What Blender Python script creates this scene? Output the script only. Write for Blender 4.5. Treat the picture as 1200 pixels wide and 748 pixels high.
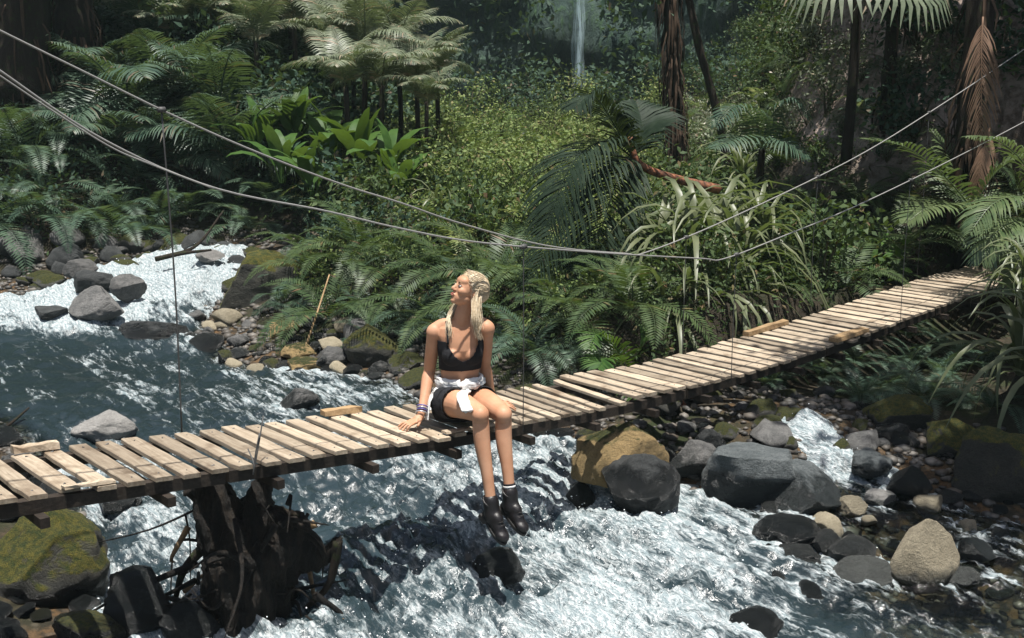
import bpy, bmesh, math, random
import numpy as np
from mathutils import Vector, Matrix, Euler

random.seed(7); RNG = np.random.default_rng(11)
R = math.radians
for o in list(bpy.data.objects): bpy.data.objects.remove(o, do_unlink=True)
SC = bpy.context.scene
COL = SC.collection

# ------------------------------------------------------------------ camera
F = 1300.0; YH = 105.0; PITCH = math.atan((374 - YH) / F)
CP, SP = math.cos(PITCH), math.sin(PITCH)
def _ray(px, py):
    a = (px - 600) / F; b = (374 - py) / F
    return np.array([a, CP + b * SP, -SP + b * CP])
_r = _ray(518, 509); _p = _r * 6.5 / _r[1]
CAMZ = -_p[2]                                   # deck at the sitter is z = 0
CAM = np.array([0, 0, CAMZ])
cd = bpy.data.cameras.new('camera'); cam = bpy.data.objects.new('camera', cd); COL.objects.link(cam)
cam.location = (0, 0, CAMZ); cam.rotation_euler = (math.pi / 2 - PITCH, 0, 0)
cd.sensor_width = 36; cd.lens = 36 * F / 1200; cd.clip_start = 0.05; cd.clip_end = 500
SC.camera = cam

# ------------------------------------------------------------------ sky and sun
SUNV = Vector((0.04, -0.17, 0.985)).normalized()
w = bpy.data.worlds.new('World'); SC.world = w; w.use_nodes = True
nt = w.node_tree; bg = nt.nodes['Background']
sky = nt.nodes.new('ShaderNodeTexSky'); sky.sky_type = 'NISHITA'; sky.sun_disc = False
sky.sun_elevation = math.asin(SUNV.z); sky.sun_rotation = math.atan2(SUNV.x, SUNV.y)
sky.air_density = 1.0; sky.dust_density = 3.0; sky.ozone_density = 0.4
nt.links.new(sky.outputs[0], bg.inputs[0]); bg.inputs[1].default_value = 0.068
sl = bpy.data.lights.new('sun', 'SUN'); sun = bpy.data.objects.new('sun', sl); COL.objects.link(sun)
sl.energy = 5.0; sl.angle = R(0.55); sl.color = (1.0, 0.965, 0.91)
sun.rotation_euler = SUNV.to_track_quat('Z', 'Y').to_euler(); sun.location = (-10, -6, 25)
SC.view_settings.view_transform = 'Standard'; SC.view_settings.look = 'None'
SC.view_settings.exposure = 0.72; SC.view_settings.gamma = 1.0
SC.cycles.use_denoising = True
SC.cycles.max_bounces = 6; SC.cycles.diffuse_bounces = 3; SC.cycles.glossy_bounces = 3
SC.cycles.transparent_max_bounces = 12; SC.cycles.transmission_bounces = 3
SC.cycles.volume_bounces = 0
SC.cycles.caustics_reflective = False; SC.cycles.caustics_refractive = False

# ------------------------------------------------------------------ helpers
def at_y(px, py, Y):
    r = _ray(px, py); return CAM + r * (Y / r[1])
def at_z(px, py, z):
    r = _ray(px, py); return CAM + r * ((z - CAMZ) / r[2])
def on_plane(px, py, P, n):
    r = _ray(px, py); return CAM + r * (((P - CAM) @ n) / (r @ n))
def proj(X):
    X = np.asarray(X, float) - CAM
    d = X[..., 1] * CP - X[..., 2] * SP
    return 600 + F * X[..., 0] / d, 374 - F * (X[..., 1] * SP + X[..., 2] * CP) / d, d

def _hash(ix, iy, iz, s):
    h = (ix.astype(np.uint32) * np.uint32(374761393) + iy.astype(np.uint32) * np.uint32(668265263)
         + iz.astype(np.uint32) * np.uint32(2147483647) + np.uint32(s * 974634777 & 0xffffffff))
    h = (h ^ (h >> np.uint32(13))) * np.uint32(1274126177)
    h = (h ^ (h >> np.uint32(16))) * np.uint32(2246822519)
    return ((h ^ (h >> np.uint32(15))) & np.uint32(0xffffff)).astype(float) / 0x7fffff - 1.0
def vnoise(P, s=1):
    P = np.asarray(P, float); i = np.floor(P).astype(np.int64); f = P - i
    f = f * f * f * (f * (f * 6 - 15) + 10); out = 0
    for dx in (0, 1):
        for dy in (0, 1):
            for dz in (0, 1):
                wgt = (f[:, 0] if dx else 1 - f[:, 0]) * (f[:, 1] if dy else 1 - f[:, 1]) * (f[:, 2] if dz else 1 - f[:, 2])
                out = out + wgt * _hash(i[:, 0] + dx, i[:, 1] + dy, i[:, 2] + dz, s)
    return out
def fbm(P, octv=4, s=1, gain=0.5, ridged=False):
    P = np.asarray(P, float); a = 1.0; t = 0; out = np.zeros(len(P))
    for k in range(octv):
        v = vnoise(P * (2.03 ** k) + k * 17.3, s + k)
        if ridged: v = 1 - 2 * np.abs(v)
        out += a * v; t += a; a *= gain
    return out / t
def sstep(a, b, x):
    t = np.clip((x - a) / (b - a), 0, 1); return t * t * (3 - 2 * t)
def xyz(x, y, z=0.0, k=1.0):
    x = np.ravel(x); y = np.ravel(y); z = np.broadcast_to(np.ravel(z), x.shape)
    return np.stack([x, y, z], 1) * k

def mesh(name, V, Fc, mat=None, smooth=False, uv=None):
    me = bpy.data.meshes.new(name)
    me.from_pydata([tuple(v) for v in V], [], [tuple(f) for f in Fc])
    if smooth: me.polygons.foreach_set('use_smooth', [True] * len(me.polygons))
    if mat: me.materials.append(mat)
    me.update(); return me
def mesh_quads(name, V, Q, mat=None, smooth=False):
    """fast numpy mesh of quads"""
    me = bpy.data.meshes.new(name); V = np.asarray(V, np.float32); Q = np.asarray(Q, np.int32)
    me.vertices.add(len(V)); me.vertices.foreach_set('co', V.ravel())
    n = Q.shape[1]
    me.loops.add(Q.size); me.loops.foreach_set('vertex_index', Q.ravel())
    me.polygons.add(len(Q)); me.polygons.foreach_set('loop_start', np.arange(0, Q.size, n, dtype=np.int32))
    try: me.polygons.foreach_set('loop_total', np.full(len(Q), n, np.int32))
    except Exception: pass
    if smooth: me.polygons.foreach_set('use_smooth', np.ones(len(Q), bool))
    if mat: me.materials.append(mat)
    me.update(calc_edges=True); me.validate(); return me
def obj(name, me, parent=None, loc=None, rot=None, scale=None):
    o = bpy.data.objects.new(name, me); COL.objects.link(o)
    if parent is not None: o.parent = parent
    if loc is not None: o.location = tuple(loc)
    if rot is not None: o.rotation_euler = rot
    if scale is not None: o.scale = scale if hasattr(scale, '__len__') else (scale,) * 3
    return o
def tag(o, label=None, cat=None, group=None, kind=None):
    if label: o['label'] = label
    if cat: o['category'] = cat
    if group: o['group'] = group
    if kind: o['kind'] = kind
    return o
def empty(name, loc=(0, 0, 0), rz=0.0):
    o = bpy.data.objects.new(name, None); COL.objects.link(o); o.location = tuple(loc); o.rotation_euler = (0, 0, rz)
    o.empty_display_size = 0.1
    return o
def copy_tree(o, parent=None):
    c = o.copy(); COL.objects.link(c); c.parent = parent
    for ch in KIDS.get(o.name, []): copy_tree(ch, c)
    return c
KIDS = {}

class MB:
    """collects simple solids into one mesh"""
    def __init__(s): s.V = []; s.F = []
    def add(s, V, Fc):
        b = len(s.V); s.V += [tuple(v) for v in V]; s.F += [tuple(i + b for i in f) for f in Fc]; return s
    def box(s, c, u, v, w_):
        c, u, v, w_ = (np.asarray(a, float) for a in (c, u, v, w_))
        P = [c + a * u + b * v + d * w_ for a in (-1, 1) for b in (-1, 1) for d in (-1, 1)]
        return s.add(P, [(0, 1, 3, 2), (4, 6, 7, 5), (0, 4, 5, 1), (2, 3, 7, 6), (0, 2, 6, 4), (1, 5, 7, 3)])
    def tube(s, pts, rad, n=8, cap=True, flat=1.0):
        V, Fc = tube(pts, rad, n, cap, flat); return s.add(V, Fc)
    def build(s, name, mat, parent=None, smooth=False):
        return obj(name, mesh(name, s.V, s.F, mat, smooth), parent)
def tube(pts, rad, n=8, cap=True, flat=1.0, up=None):
    pts = [np.asarray(p, float) for p in pts]; m = len(pts)
    rad = [rad] * m if not hasattr(rad, '__len__') else rad
    V = []; Fc = []; prev = None
    for i, p in enumerate(pts):
        t = pts[min(i + 1, m - 1)] - pts[max(i - 1, 0)]; t = t / (np.linalg.norm(t) + 1e-9)
        if prev is None:
            a = np.array(up if up is not None else ((0, 0, 1) if abs(t[2]) < .9 else (1, 0, 0)), float)
        else: a = prev
        a = a - t * (a @ t); a /= np.linalg.norm(a) + 1e-9; prev = a; b = np.cross(t, a)
        for k in range(n):
            th = 2 * math.pi * k / n
            V.append(p + rad[i] * (a * math.cos(th) + flat * b * math.sin(th)))
    for i in range(m - 1):
        for k in range(n):
            k2 = (k + 1) % n; Fc.append((i * n + k, i * n + k2, (i + 1) * n + k2, (i + 1) * n + k))
    if cap: Fc.append(tuple(range(n - 1, -1, -1))); Fc.append(tuple(range((m - 1) * n, m * n)))
    return V, Fc
def spline(pts, n):
    """Catmull-Rom through points"""
    P = np.asarray(pts, float); P = np.vstack([2 * P[0] - P[1], P, 2 * P[-1] - P[-2]]); out = []
    m = len(P) - 3
    for q in np.linspace(0, m - 1e-6, n):
        i = int(q); t = q - i; a, b, c, d = P[i:i + 4]
        out.append(.5 * (2 * b + (c - a) * t + (2 * a - 5 * b + 4 * c - d) * t * t + (3 * b - a - 3 * c + d) * t ** 3))
    return np.array(out)

# ------------------------------------------------------------------ materials
def newmat(name):
    m = bpy.data.materials.new(name); m.use_nodes = True; n = m.node_tree.nodes; n.clear()
    out = n.new('ShaderNodeOutputMaterial'); return m, m.node_tree, out
class NB:
    def __init__(s, name): s.m, s.t, s.out = newmat(name); s.n = s.t.nodes
    def node(s, typ, **kw):
        nd = s.n.new(typ)
        for k, v in kw.items():
            if k in nd.bl_rna.properties: setattr(nd, k, v)
        return nd
    def link(s, a, b): s.t.links.new(a, b); return s
    def val(s, sock, v):
        if hasattr(v, 'is_output'): s.t.links.new(v, sock)
        else: sock.default_value = v
    def coord(s, kind='Object'): return s.node('ShaderNodeTexCoord').outputs[kind]
    def pos(s): return s.node('ShaderNodeNewGeometry').outputs['Position']
    def mapping(s, vec, scale=(1, 1, 1), rot=(0, 0, 0)):
        m = s.node('ShaderNodeMapping'); s.link(vec, m.inputs[0]); m.inputs['Scale'].default_value = scale; m.inputs['Rotation'].default_value = rot; return m.outputs[0]
    def noise(s, vec, scale, detail=4, rough=0.55, dist=0.0):
        nd = s.node('ShaderNodeTexNoise'); s.link(vec, nd.inputs['Vector']); nd.inputs['Scale'].default_value = scale
        nd.inputs['Detail'].default_value = detail; nd.inputs['Roughness'].default_value = rough; nd.inputs['Distortion'].default_value = dist
        return nd.outputs['Fac']
    def ramp(s, fac, stops):
        r = s.node('ShaderNodeValToRGB'); s.val(r.inputs[0], fac); e = r.color_ramp.elements
        while len(e) < len(stops): e.new(0.5)
        for k, (p, c) in enumerate(stops):
            e[k].position = p; e[k].color = (*c, 1) if hasattr(c, '__len__') else (c, c, c, 1)
        return r.outputs[0]
    def mix(s, fac, a, b, mode='MIX'):
        x = s.node('ShaderNodeMix'); x.data_type = 'RGBA'; x.blend_type = mode
        s.val(x.inputs[0], fac)
        for sk, v in ((x.inputs[6], a), (x.inputs[7], b)):
            s.val(sk, v if hasattr(v, 'is_output') or len(v) == 4 else (*v, 1))
        return x.outputs[2]
    def math(s, op, a, b=0.5, c=None, clamp=False):
        x = s.node('ShaderNodeMath'); x.operation = op; x.use_clamp = clamp; s.val(x.inputs[0], a); s.val(x.inputs[1], b)
        if c is not None: s.val(x.inputs[2], c)
        return x.outputs[0]
    def maprange(s, v, a, b, c=0.0, d=1.0):
        x = s.node('ShaderNodeMapRange'); x.interpolation_type = 'SMOOTHSTEP'
        for i, q in enumerate((v, a, b, c, d)): s.val(x.inputs[i], q)
        return x.outputs[0]
    def bump(s, h, strength=0.3, dist=0.02, normal=None):
        b = s.node('ShaderNodeBump'); s.link(h, b.inputs['Height']); b.inputs['Strength'].default_value = strength; b.inputs['Distance'].default_value = dist
        if normal is not None: s.link(normal, b.inputs['Normal'])
        return b.outputs[0]
    def attr(s, name, out='Fac'):
        a = s.node('ShaderNodeAttribute'); a.attribute_name = name; return a.outputs[out]
    def pbr(s, color, rough=0.7, normal=None, spec=0.5, **kw):
        p = s.node('ShaderNodeBsdfPrincipled')
        s.val(p.inputs['Base Color'], color if hasattr(color, 'is_output') or len(color) == 4 else (*color, 1))
        s.val(p.inputs['Roughness'], rough); s.val(p.inputs['Specular IOR Level'], spec)
        if normal is not None: s.link(normal, p.inputs['Normal'])
        for k, v in kw.items(): s.val(p.inputs[k], v)
        return p.outputs[0]
    def done(s, shader): s.link(shader, s.out.inputs['Surface']); return s.m

def leaf_mat(name, c1, c2, dead=None, trans=0.3, rough=0.42, spec=0.45, deadamt=0.06):
    """leaf: hue varies per plant and per leaf, thin and partly translucent"""
    b = NB(name); g = b.node('ShaderNodeNewGeometry'); oi = b.node('ShaderNodeObjectInfo')
    rnd = b.math('ADD', b.math('MULTIPLY', g.outputs['Random Per Island'], 0.6), b.math('MULTIPLY', oi.outputs['Random'], 0.4))
    col = b.mix(rnd, c1, c2)
    if dead is not None:
        col = b.mix(b.math('GREATER_THAN', g.outputs['Random Per Island'], 1 - deadamt), col, dead)
    n = b.noise(b.coord('Object'), 9.0, 3)
    col = b.mix(b.math('MULTIPLY', b.maprange(n, 0.35, 0.7), 0.35), col, tuple(min(1, 1.5 * x + .01) for x in c2))
    sh = b.pbr(col, rough, spec=spec)
    tr = b.node('ShaderNodeBsdfTranslucent')
    hs = b.mix(0.5, col, (0.16, 0.24, 0.02)); b.link(hs, tr.inputs['Color'])
    ms = b.node('ShaderNodeMixShader'); ms.inputs[0].default_value = trans
    b.link(sh, ms.inputs[1]); b.link(tr.outputs[0], ms.inputs[2])
    return b.done(ms.outputs[0])

def wood_mat(name, c1, c2, c3, scale=1.0, rough=0.75, axis=0):
    b = NB(name); co = b.coord('Object'); oi = b.node('ShaderNodeObjectInfo')
    off = b.node('ShaderNodeVectorMath'); off.operation = 'ADD'
    cmb = b.node('ShaderNodeCombineXYZ'); r_ = b.math('MULTIPLY', oi.outputs['Random'], 37.0)
    for i in range(3): b.link(r_, cmb.inputs[i])
    b.link(co, off.inputs[0]); b.link(cmb.outputs[0], off.inputs[1])
    sc = [14, 14, 14]; sc[axis] = 1.0
    grain = b.noise(b.mapping(off.outputs[0], tuple(x * scale for x in sc)), 4.0, 6, 0.65, 0.3)
    blot = b.noise(off.outputs[0], 6.0 * scale, 4, 0.6)
    col = b.mix(b.maprange(grain, 0.35, 0.68), c1, c2)
    col = b.mix(b.maprange(blot, 0.5, 0.75), col, c3)
    hv = b.node('ShaderNodeHueSaturation'); b.link(col, hv.inputs['Color'])
    b.val(hv.inputs['Value'], b.math('ADD', 0.62, b.math('MULTIPLY', oi.outputs['Random'], 0.62)))
    dirt = b.noise(off.outputs[0], 22.0 * scale, 5, 0.7)
    col = b.mix(b.math('MULTIPLY', b.maprange(dirt, 0.55, 0.75), 0.6), hv.outputs[0], tuple(x * .35 for x in c3))
    return b.done(b.pbr(col, rough, b.bump(grain, 0.5, 0.006), 0.25))

def rock_mat(name, c1, c2, c3, moss=0.0, mossc=((0.035, 0.055, 0.008), (0.12, 0.115, 0.012)), wetz=-0.74, scale=1.0):
    b = NB(name); co = b.coord('Object'); g = b.node('ShaderNodeNewGeometry'); oi = b.node('ShaderNodeObjectInfo')
    wp = g.outputs['Position']
    n1 = b.noise(co, 1.8 * scale, 8, 0.68, 0.6); n2 = b.noise(co, 9 * scale, 8, 0.75, .3); n3 = b.noise(co, 40 * scale, 5, 0.7)
    vo = b.node('ShaderNodeTexVoronoi'); vo.feature = 'DISTANCE_TO_EDGE'; b.link(co, vo.inputs['Vector']); vo.inputs['Scale'].default_value = 1.7 * scale; crack = b.maprange(b.math('ADD', vo.outputs['Distance'], b.math('MULTIPLY', n2, .05)), .02, .06)
    col = b.mix(b.maprange(n1, 0.35, 0.65), c1, c2); col = b.mix(b.maprange(n2, 0.5, 0.72), col, c3)
    col = b.mix(b.math('MULTIPLY', b.maprange(n3, 0.45, 0.65), 0.55), col, tuple(x * .35 for x in c1))
    hv = b.node('ShaderNodeHueSaturation'); b.link(col, hv.inputs['Color'])
    b.val(hv.inputs['Value'], b.math('ADD', 0.75, b.math('MULTIPLY', oi.outputs['Random'], 0.5))); col = hv.outputs[0]
    sx = b.node('ShaderNodeSeparateXYZ'); b.link(wp, sx.inputs[0])
    wn = b.math('ADD', sx.outputs[2], b.math('MULTIPLY', b.math('SUBTRACT', n1, 0.5), 0.35))
    wet = b.maprange(wn, wetz - 0.02, wetz + 0.08, 1.0, 0.0)
    col = b.mix(wet, col, b.mix(1.0, col, (0.22, 0.24, 0.24), 'MULTIPLY'))
    rough = b.math('SUBTRACT', 0.85, b.math('MULTIPLY', wet, 0.58))
    hgt = b.math('ADD', b.math('ADD', b.math('MULTIPLY', n2, 0.9), b.math('MULTIPLY', n3, 0.35)), b.math('MULTIPLY', crack, .07))
    if moss > 0:
        nx = b.node('ShaderNodeSeparateXYZ'); b.link(g.outputs['Normal'], nx.inputs[0])
        mm = b.math('ADD', nx.outputs[2], b.math('MULTIPLY', b.math('SUBTRACT', n1, 0.5), 1.6))
        mk = b.math('MULTIPLY', b.maprange(mm, 0.75 - moss, 1.0 - moss), b.math('SUBTRACT', 1.0, b.math('MULTIPLY', wet, 0.9)))
        mc = b.mix(b.maprange(b.noise(co, 9, 5, 0.7), 0.35, 0.65), *mossc)
        mc = b.mix(b.maprange(b.noise(co, 70, 3, 0.7), 0.4, 0.7), mc, tuple(x * .3 for x in mossc[0]))
        col = b.mix(mk, col, mc); rough = b.math('MAXIMUM', rough, b.math('MULTIPLY', mk, 0.95))
        hgt = b.math('ADD', hgt, b.math('MULTIPLY', mk, b.noise(co, 55, 3, 0.8)))
    return b.done(b.pbr(col, rough, b.bump(hgt, 0.9, 0.05), 0.5))
# ================================================================== bridge line in plan
TH = R(42.0); BW = 0.77
BU = np.array([math.cos(TH), math.sin(TH), 0]); BN = np.array([-math.sin(TH), math.cos(TH), 0])
BP0 = at_y(518, 509, 6.5)
NEAR = [(0,586),(54,579),(133,566),(187,561),(231,555),(294,546),(358,537),(400,530),(457,519),(518,509),(600,497),(670,482),(740,469),(795,457),(840,447),(900,431),(957,410),(1035,385),(1055,376),(1110,355),(1150,340),(1200,326)]
_np = np.array([on_plane(a, b_, BP0, BN) for a, b_ in NEAR]); _t = (_np - BP0) @ BU
_pf = np.polyfit(_t, _np[:, 2], 4)
def deck_z(t): return float(np.polyval(_pf, np.clip(t, _t.min() - .6, _t.max() + 1.2)))
def deck(t, v=0.0, dz=0.0): return BP0 * [1, 1, 0] + BU * t + BN * v + np.array([0, 0, deck_z(t) + dz])
T0, T1 = _t.min() - 0.75, _t.max() + 1.3

# ================================================================== river, banks, hills
def P(px, py, z): return at_z(px, py, z)
SHORE = [(-2.7, 3.6, -1.02), P(95, 748, -1.0), P(100, 660, -.95), P(70, 600, -.85), P(40, 530, -.76), P(0, 498, -.75), P(-150, 470, -.75),
         P(-300, 430, -.75), P(-330, 380, -.6), P(-60, 350, -.5), P(50, 338, -.42), P(120, 320, -.28), P(165, 303, -.18), P(200, 290, -.12),
         P(290, 292, -.12), P(290, 312, -.2), P(262, 352, -.5), P(235, 392, -.72), P(300, 424, -.75), P(400, 436, -.75), P(470, 446, -.75),
         P(500, 470, -.75), P(600, 492, -.78), P(680, 520, -.8), P(760, 560, -.83), P(850, 578, -.86), P(945, 588, -.87), P(950, 560, -.78), P(940, 530, -.65),
         P(920, 500, -.55), P(885, 474, -.48), P(950, 484, -.48), P(1010, 520, -.6), P(1040, 550, -.75), P(1085, 578, -.85), P(1150, 604, -.9), P(1200, 622, -.92),
         P(1340, 650, -.95), (5.2, 3.6, -1.02)]
SHORE = np.array([np.asarray(p, float) for p in SHORE])
INNER = np.array([P(300, 748, -1.0), P(600, 748, -1.02), P(900, 748, -1.02), P(1150, 748, -1.02), P(600, 680, -.97), P(450, 600, -.85), P(600, 600, -.88), P(500, 540, -.78), P(780, 640, -.95), P(950, 660, -.96),
                  P(300, 500, -.75), P(150, 430, -.75), P(60, 400, -.73), P(160, 385, -.68), P(200, 350, -.45), P(225, 315, -.2), P(80, 365, -.55), P(1080, 650, -.95), P(1150, 700, -1.0), P(250, 600, -.88)])
WP = np.vstack([SHORE, INNER])
def waterz(x, y):
    d2 = (x[:, None] - WP[:, 0]) ** 2 + (y[:, None] - WP[:, 1]) ** 2
    k = 1 / (d2 + 0.05) ** 1.6
    return (k * WP[:, 2]).sum(1) / k.sum(1)
def idw(x, y, pts, p=1.5):
    A = np.array([list(at_z(a, b_, -.8)[:2]) + [v] for a, b_, v in pts])
    k = 1 / ((x[:, None] - A[:, 0]) ** 2 + (y[:, None] - A[:, 1]) ** 2 + 0.04) ** p
    return (k * A[:, 2]).sum(1) / k.sum(1)
def sdist(x, y):
    """distance to the shore, negative in the water"""
    best = np.full(x.shape, 1e9); ins = np.zeros(x.shape, bool); n = len(SHORE)
    for i in range(n):
        ax, ay = SHORE[i, :2]; bx, by = SHORE[(i + 1) % n, :2]
        dx, dy = bx - ax, by - ay; t = np.clip(((x - ax) * dx + (y - ay) * dy) / (dx * dx + dy * dy + 1e-12), 0, 1)
        best = np.minimum(best, np.hypot(x - ax - t * dx, y - ay - t * dy))
        c = (ay > y) != (by > y)
        ins ^= c & (x < (bx - ax) * (y - ay) / (by - ay + 1e-12) + ax)
    return np.where(ins, -best, best)
def ground(x, y):
    x = np.ravel(np.asarray(x, float)); y = np.ravel(np.asarray(y, float))
    s = sdist(x, y); W = waterz(x, y)
    n1 = fbm(xyz(x, y, 0, .55), 4, 3); n2 = fbm(xyz(x, y, 0, 2.1), 3, 9)
    z = W + np.where(s < 0, np.clip(s * .5, -.30, 0), np.clip(s, 0, .9) * .22)
    bankw = sstep(0.75, 1.6, s) * (0.55 + .25 * n1)
    front = sstep(9.5, 7.5, y)
    z += bankw * (1 - .6 * front)
    z += np.clip(s - 1.6, 0, 30) * 0.045 * (1 + .5 * n1)
    left = sstep(-.5, -4.5, x + .075 * y) * np.clip(y - 15.5, 0, 40) * .52 * sstep(0.2, 2.5, s)
    right = sstep(-.4, 2.6, x - .205 * y) * 6.5 * sstep(12.2, 18.5, y + .6 * n1)
    sider = sstep(4.6, 8.5, x) * 2.2 * sstep(5, 11, y)
    sidel = sstep(-4.2, -8, x) * 0.8 * sstep(9.4, 7.5, y)
    z += np.minimum(left, 13) + right * (1 - .25 * n1) + sider + sidel
    z += right / 6.5 * (.55 * fbm(xyz(x * 1.1, y * 1.1, 3), 4, 41, ridged=True) + .25 * n2)
    z += n2 * .05 * sstep(-.2, .5, s) + n1 * .25 * sstep(2, 6, s)
    # the hollow that the bridge spans
    t = (x - BP0[0]) * BU[0] + (y - BP0[1]) * BU[1]; v = (x - BP0[0]) * BN[0] + (y - BP0[1]) * BN[1]
    dz = np.polyval(_pf, np.clip(t, _t.min() - .6, _t.max() + 1.2))
    lim = dz - .16 - .5 * sstep(T1 + .1, T1 - 1.6, t) * sstep(1.3, .2, v) * sstep(-3.2, -.6, v)
    lim = lim + 30 * (1 - sstep(-3.4, -1.2, v) * sstep(2.2, 1.0, v) * sstep(T1 + .8, T1 + .1, t))
    z = np.minimum(z, np.maximum(lim, W + .02 + np.where(s < 0, np.clip(s * .5, -.30, 0), 0)))
    return z
def gz(x, y): return float(ground([x], [y])[0])
def lut(A, x, y):
    i = np.clip(np.searchsorted(gx, x) - 1, 0, len(gx) - 2); j = np.clip(np.searchsorted(gy, y) - 1, 0, len(gy) - 2)
    fx = np.clip((x - gx[i]) / (gx[i + 1] - gx[i]), 0, 1); fy = np.clip((y - gy[j]) / (gy[j + 1] - gy[j]), 0, 1)
    return (A[j, i] * (1 - fx) + A[j, i + 1] * fx) * (1 - fy) + (A[j + 1, i] * (1 - fx) + A[j + 1, i + 1] * fx) * fy
def gfast(x, y): return lut(GZ2, np.asarray(x, float), np.asarray(y, float))
def sfast(x, y): return lut(SD2, np.asarray(x, float), np.asarray(y, float))
def hit_ground(px, py, y0=4.0, y1=45.0):
    r = _ray(px, py); k = np.linspace(y0, y1, 500) / r[1]
    pts = CAM + r * k[:, None]; g = gfast(pts[:, 0], pts[:, 1]); i = np.argmax(pts[:, 2] < g)
    if not (pts[:, 2] < g).any(): return None
    return np.array([pts[i, 0], pts[i, 1], g[i]])

def axis(spans):
    a = []
    for s, e, st in spans: a += list(np.arange(s, e, st))
    return np.array(a + [spans[-1][1]])
def grid_faces(nx, ny):
    i = np.arange(ny - 1)[:, None] * nx + np.arange(nx - 1)[None, :]
    return np.stack([i, i + 1, i + nx + 1, i + nx], -1).reshape(-1, 4)
gx = axis([(-40, -12, .8), (-12, -8, .25), (-8, 6, .10), (6, 12, .3), (12, 40, .8)]); gy = axis([(-6, 3.6, .6), (3.6, 16, .10), (16, 24, .25), (24, 52, .6)])
GX, GY = np.meshgrid(gx, gy); gzv = ground(GX.ravel(), GY.ravel()); GZ2 = gzv.reshape(GX.shape); SD2 = sdist(GX.ravel(), GY.ravel()).reshape(GX.shape)
b = NB('soil'); p = b.pos(); n1 = b.noise(p, 1.3, 5); n2 = b.noise(p, 9, 5, .65); n3 = b.noise(p, 45, 3, .7)
vor = b.node('ShaderNodeTexVoronoi'); b.link(p, vor.inputs['Vector']); vor.inputs['Scale'].default_value = 16.0
cr = b.mix(b.maprange(vor.outputs['Distance'], .1, .6), (.085, .07, .052), (.02, .017, .012))
c = b.mix(b.maprange(n1, .4, .65), (.030, .024, .016), (.022, .030, .010)); c = b.mix(b.maprange(n2, .5, .7), c, (.05, .038, .024))
c = b.mix(b.attr('bed'), c, b.mix(b.maprange(n2, .4, .65), cr, (.11, .065, .03)))
c = b.mix(b.attr('earthy'), c, b.mix(b.maprange(n2, .38, .66), (.42, .335, .285), (.16, .12, .095)))
hh = b.math('ADD', b.math('MULTIPLY', n2, .6), b.math('MULTIPLY', n3, .4))
SOIL = b.done(b.pbr(c, .9, b.bump(hh, .9, .05), .25))
me = mesh_quads('ground', np.stack([GX.ravel(), GY.ravel(), gzv], 1), grid_faces(len(gx), len(gy)), SOIL, True)
sd = sdist(GX.ravel(), GY.ravel())
at = me.attributes.new('bed', 'FLOAT', 'POINT'); at.data.foreach_set('value', sstep(.5, .1, sd).astype(np.float32))
_px, _py, _d = proj(np.stack([GX.ravel(), GY.ravel(), gzv], 1))
_cl = at_y(1000, 150, 15.2)
ea = np.exp(-(((GX.ravel() - _cl[0]) / 2.2) ** 2 + ((GY.ravel() - 14.9) / 2.2) ** 2) ** 2) * sstep(.6, 1.6, gzv)
at = me.attributes.new('earthy', 'FLOAT', 'POINT'); at.data.foreach_set('value', ea.astype(np.float32))
tag(obj('ground', me), kind='structure')

# gorge wall at the back with the waterfall
nu, nv = 150, 70
U, V_ = np.meshgrid(np.linspace(-1, 1, nu), np.linspace(0, 1, nv)); U = U.ravel(); V_ = V_.ravel()
cx = U * 26; cz = -1 + V_ * 27; cy = 38 - 9 * np.abs(U) ** 2 + 4.5 * V_
nn = fbm(xyz(cx * .16, cz * .22, 0), 5, 21) * 2.2 + fbm(xyz(cx * .5, cz * .9, 4), 4, 22, ridged=True) * .7
xw = at_y(678, 60, 38)[0]
cy = cy - nn + 1.6 * np.exp(-((cx - xw) / 1.3) ** 2)
b = NB('cliff_rock'); p = b.pos(); n1 = b.noise(p, .5, 6, .65); n2 = b.noise(b.mapping(p, (2, 2, .6)), 1.6, 6, .7)
c = b.mix(b.maprange(n1, .38, .62), (.020, .042, .036), (.050, .080, .066)); c = b.mix(b.maprange(n2, .48, .66), c, (.04, .085, .035))
me = mesh_quads('cliff', np.stack([cx, cy, cz], 1), grid_faces(nu, nv), b.done(b.pbr(c, .8, b.bump(n2, .8, .3), .3)), True)
tag(obj('cliff', me), kind='structure')
b = NB('falling_water'); p = b.pos(); n1 = b.noise(b.mapping(p, (9, 9, .5)), 1.4, 5, .7)
tr = b.node('ShaderNodeBsdfTransparent'); df = b.pbr((.58, .76, .82), .5)
ms = b.node('ShaderNodeMixShader'); b.link(b.maprange(n1, .34, .70, .05, .75), ms.inputs[0]); b.link(tr.outputs[0], ms.inputs[1]); b.link(df, ms.inputs[2])
FALL = b.done(ms.outputs[0])
Vw = []; Fw = []
nz = 60
for i in range(nz):
    q = i / (nz - 1); z = 14 - q * 13.2; wd = .11 + .13 * q
    yb = 38.6 - .6 * math.sin(q * 1.3)
    for k in range(10):
        a = k / 9 * 2 - 1
        Vw.append((xw + a * wd * (1 + .18 * math.sin(i * .7 + k)), yb - (1 - a * a) * (.2 + .25 * q), z))
for i in range(nz - 1):
    for k in range(9): Fw.append((i * 10 + k, i * 10 + k + 1, (i + 1) * 10 + k + 1, (i + 1) * 10 + k))
tag(obj('waterfall', mesh('waterfall', Vw, Fw, FALL, True)), kind='structure')

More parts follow.
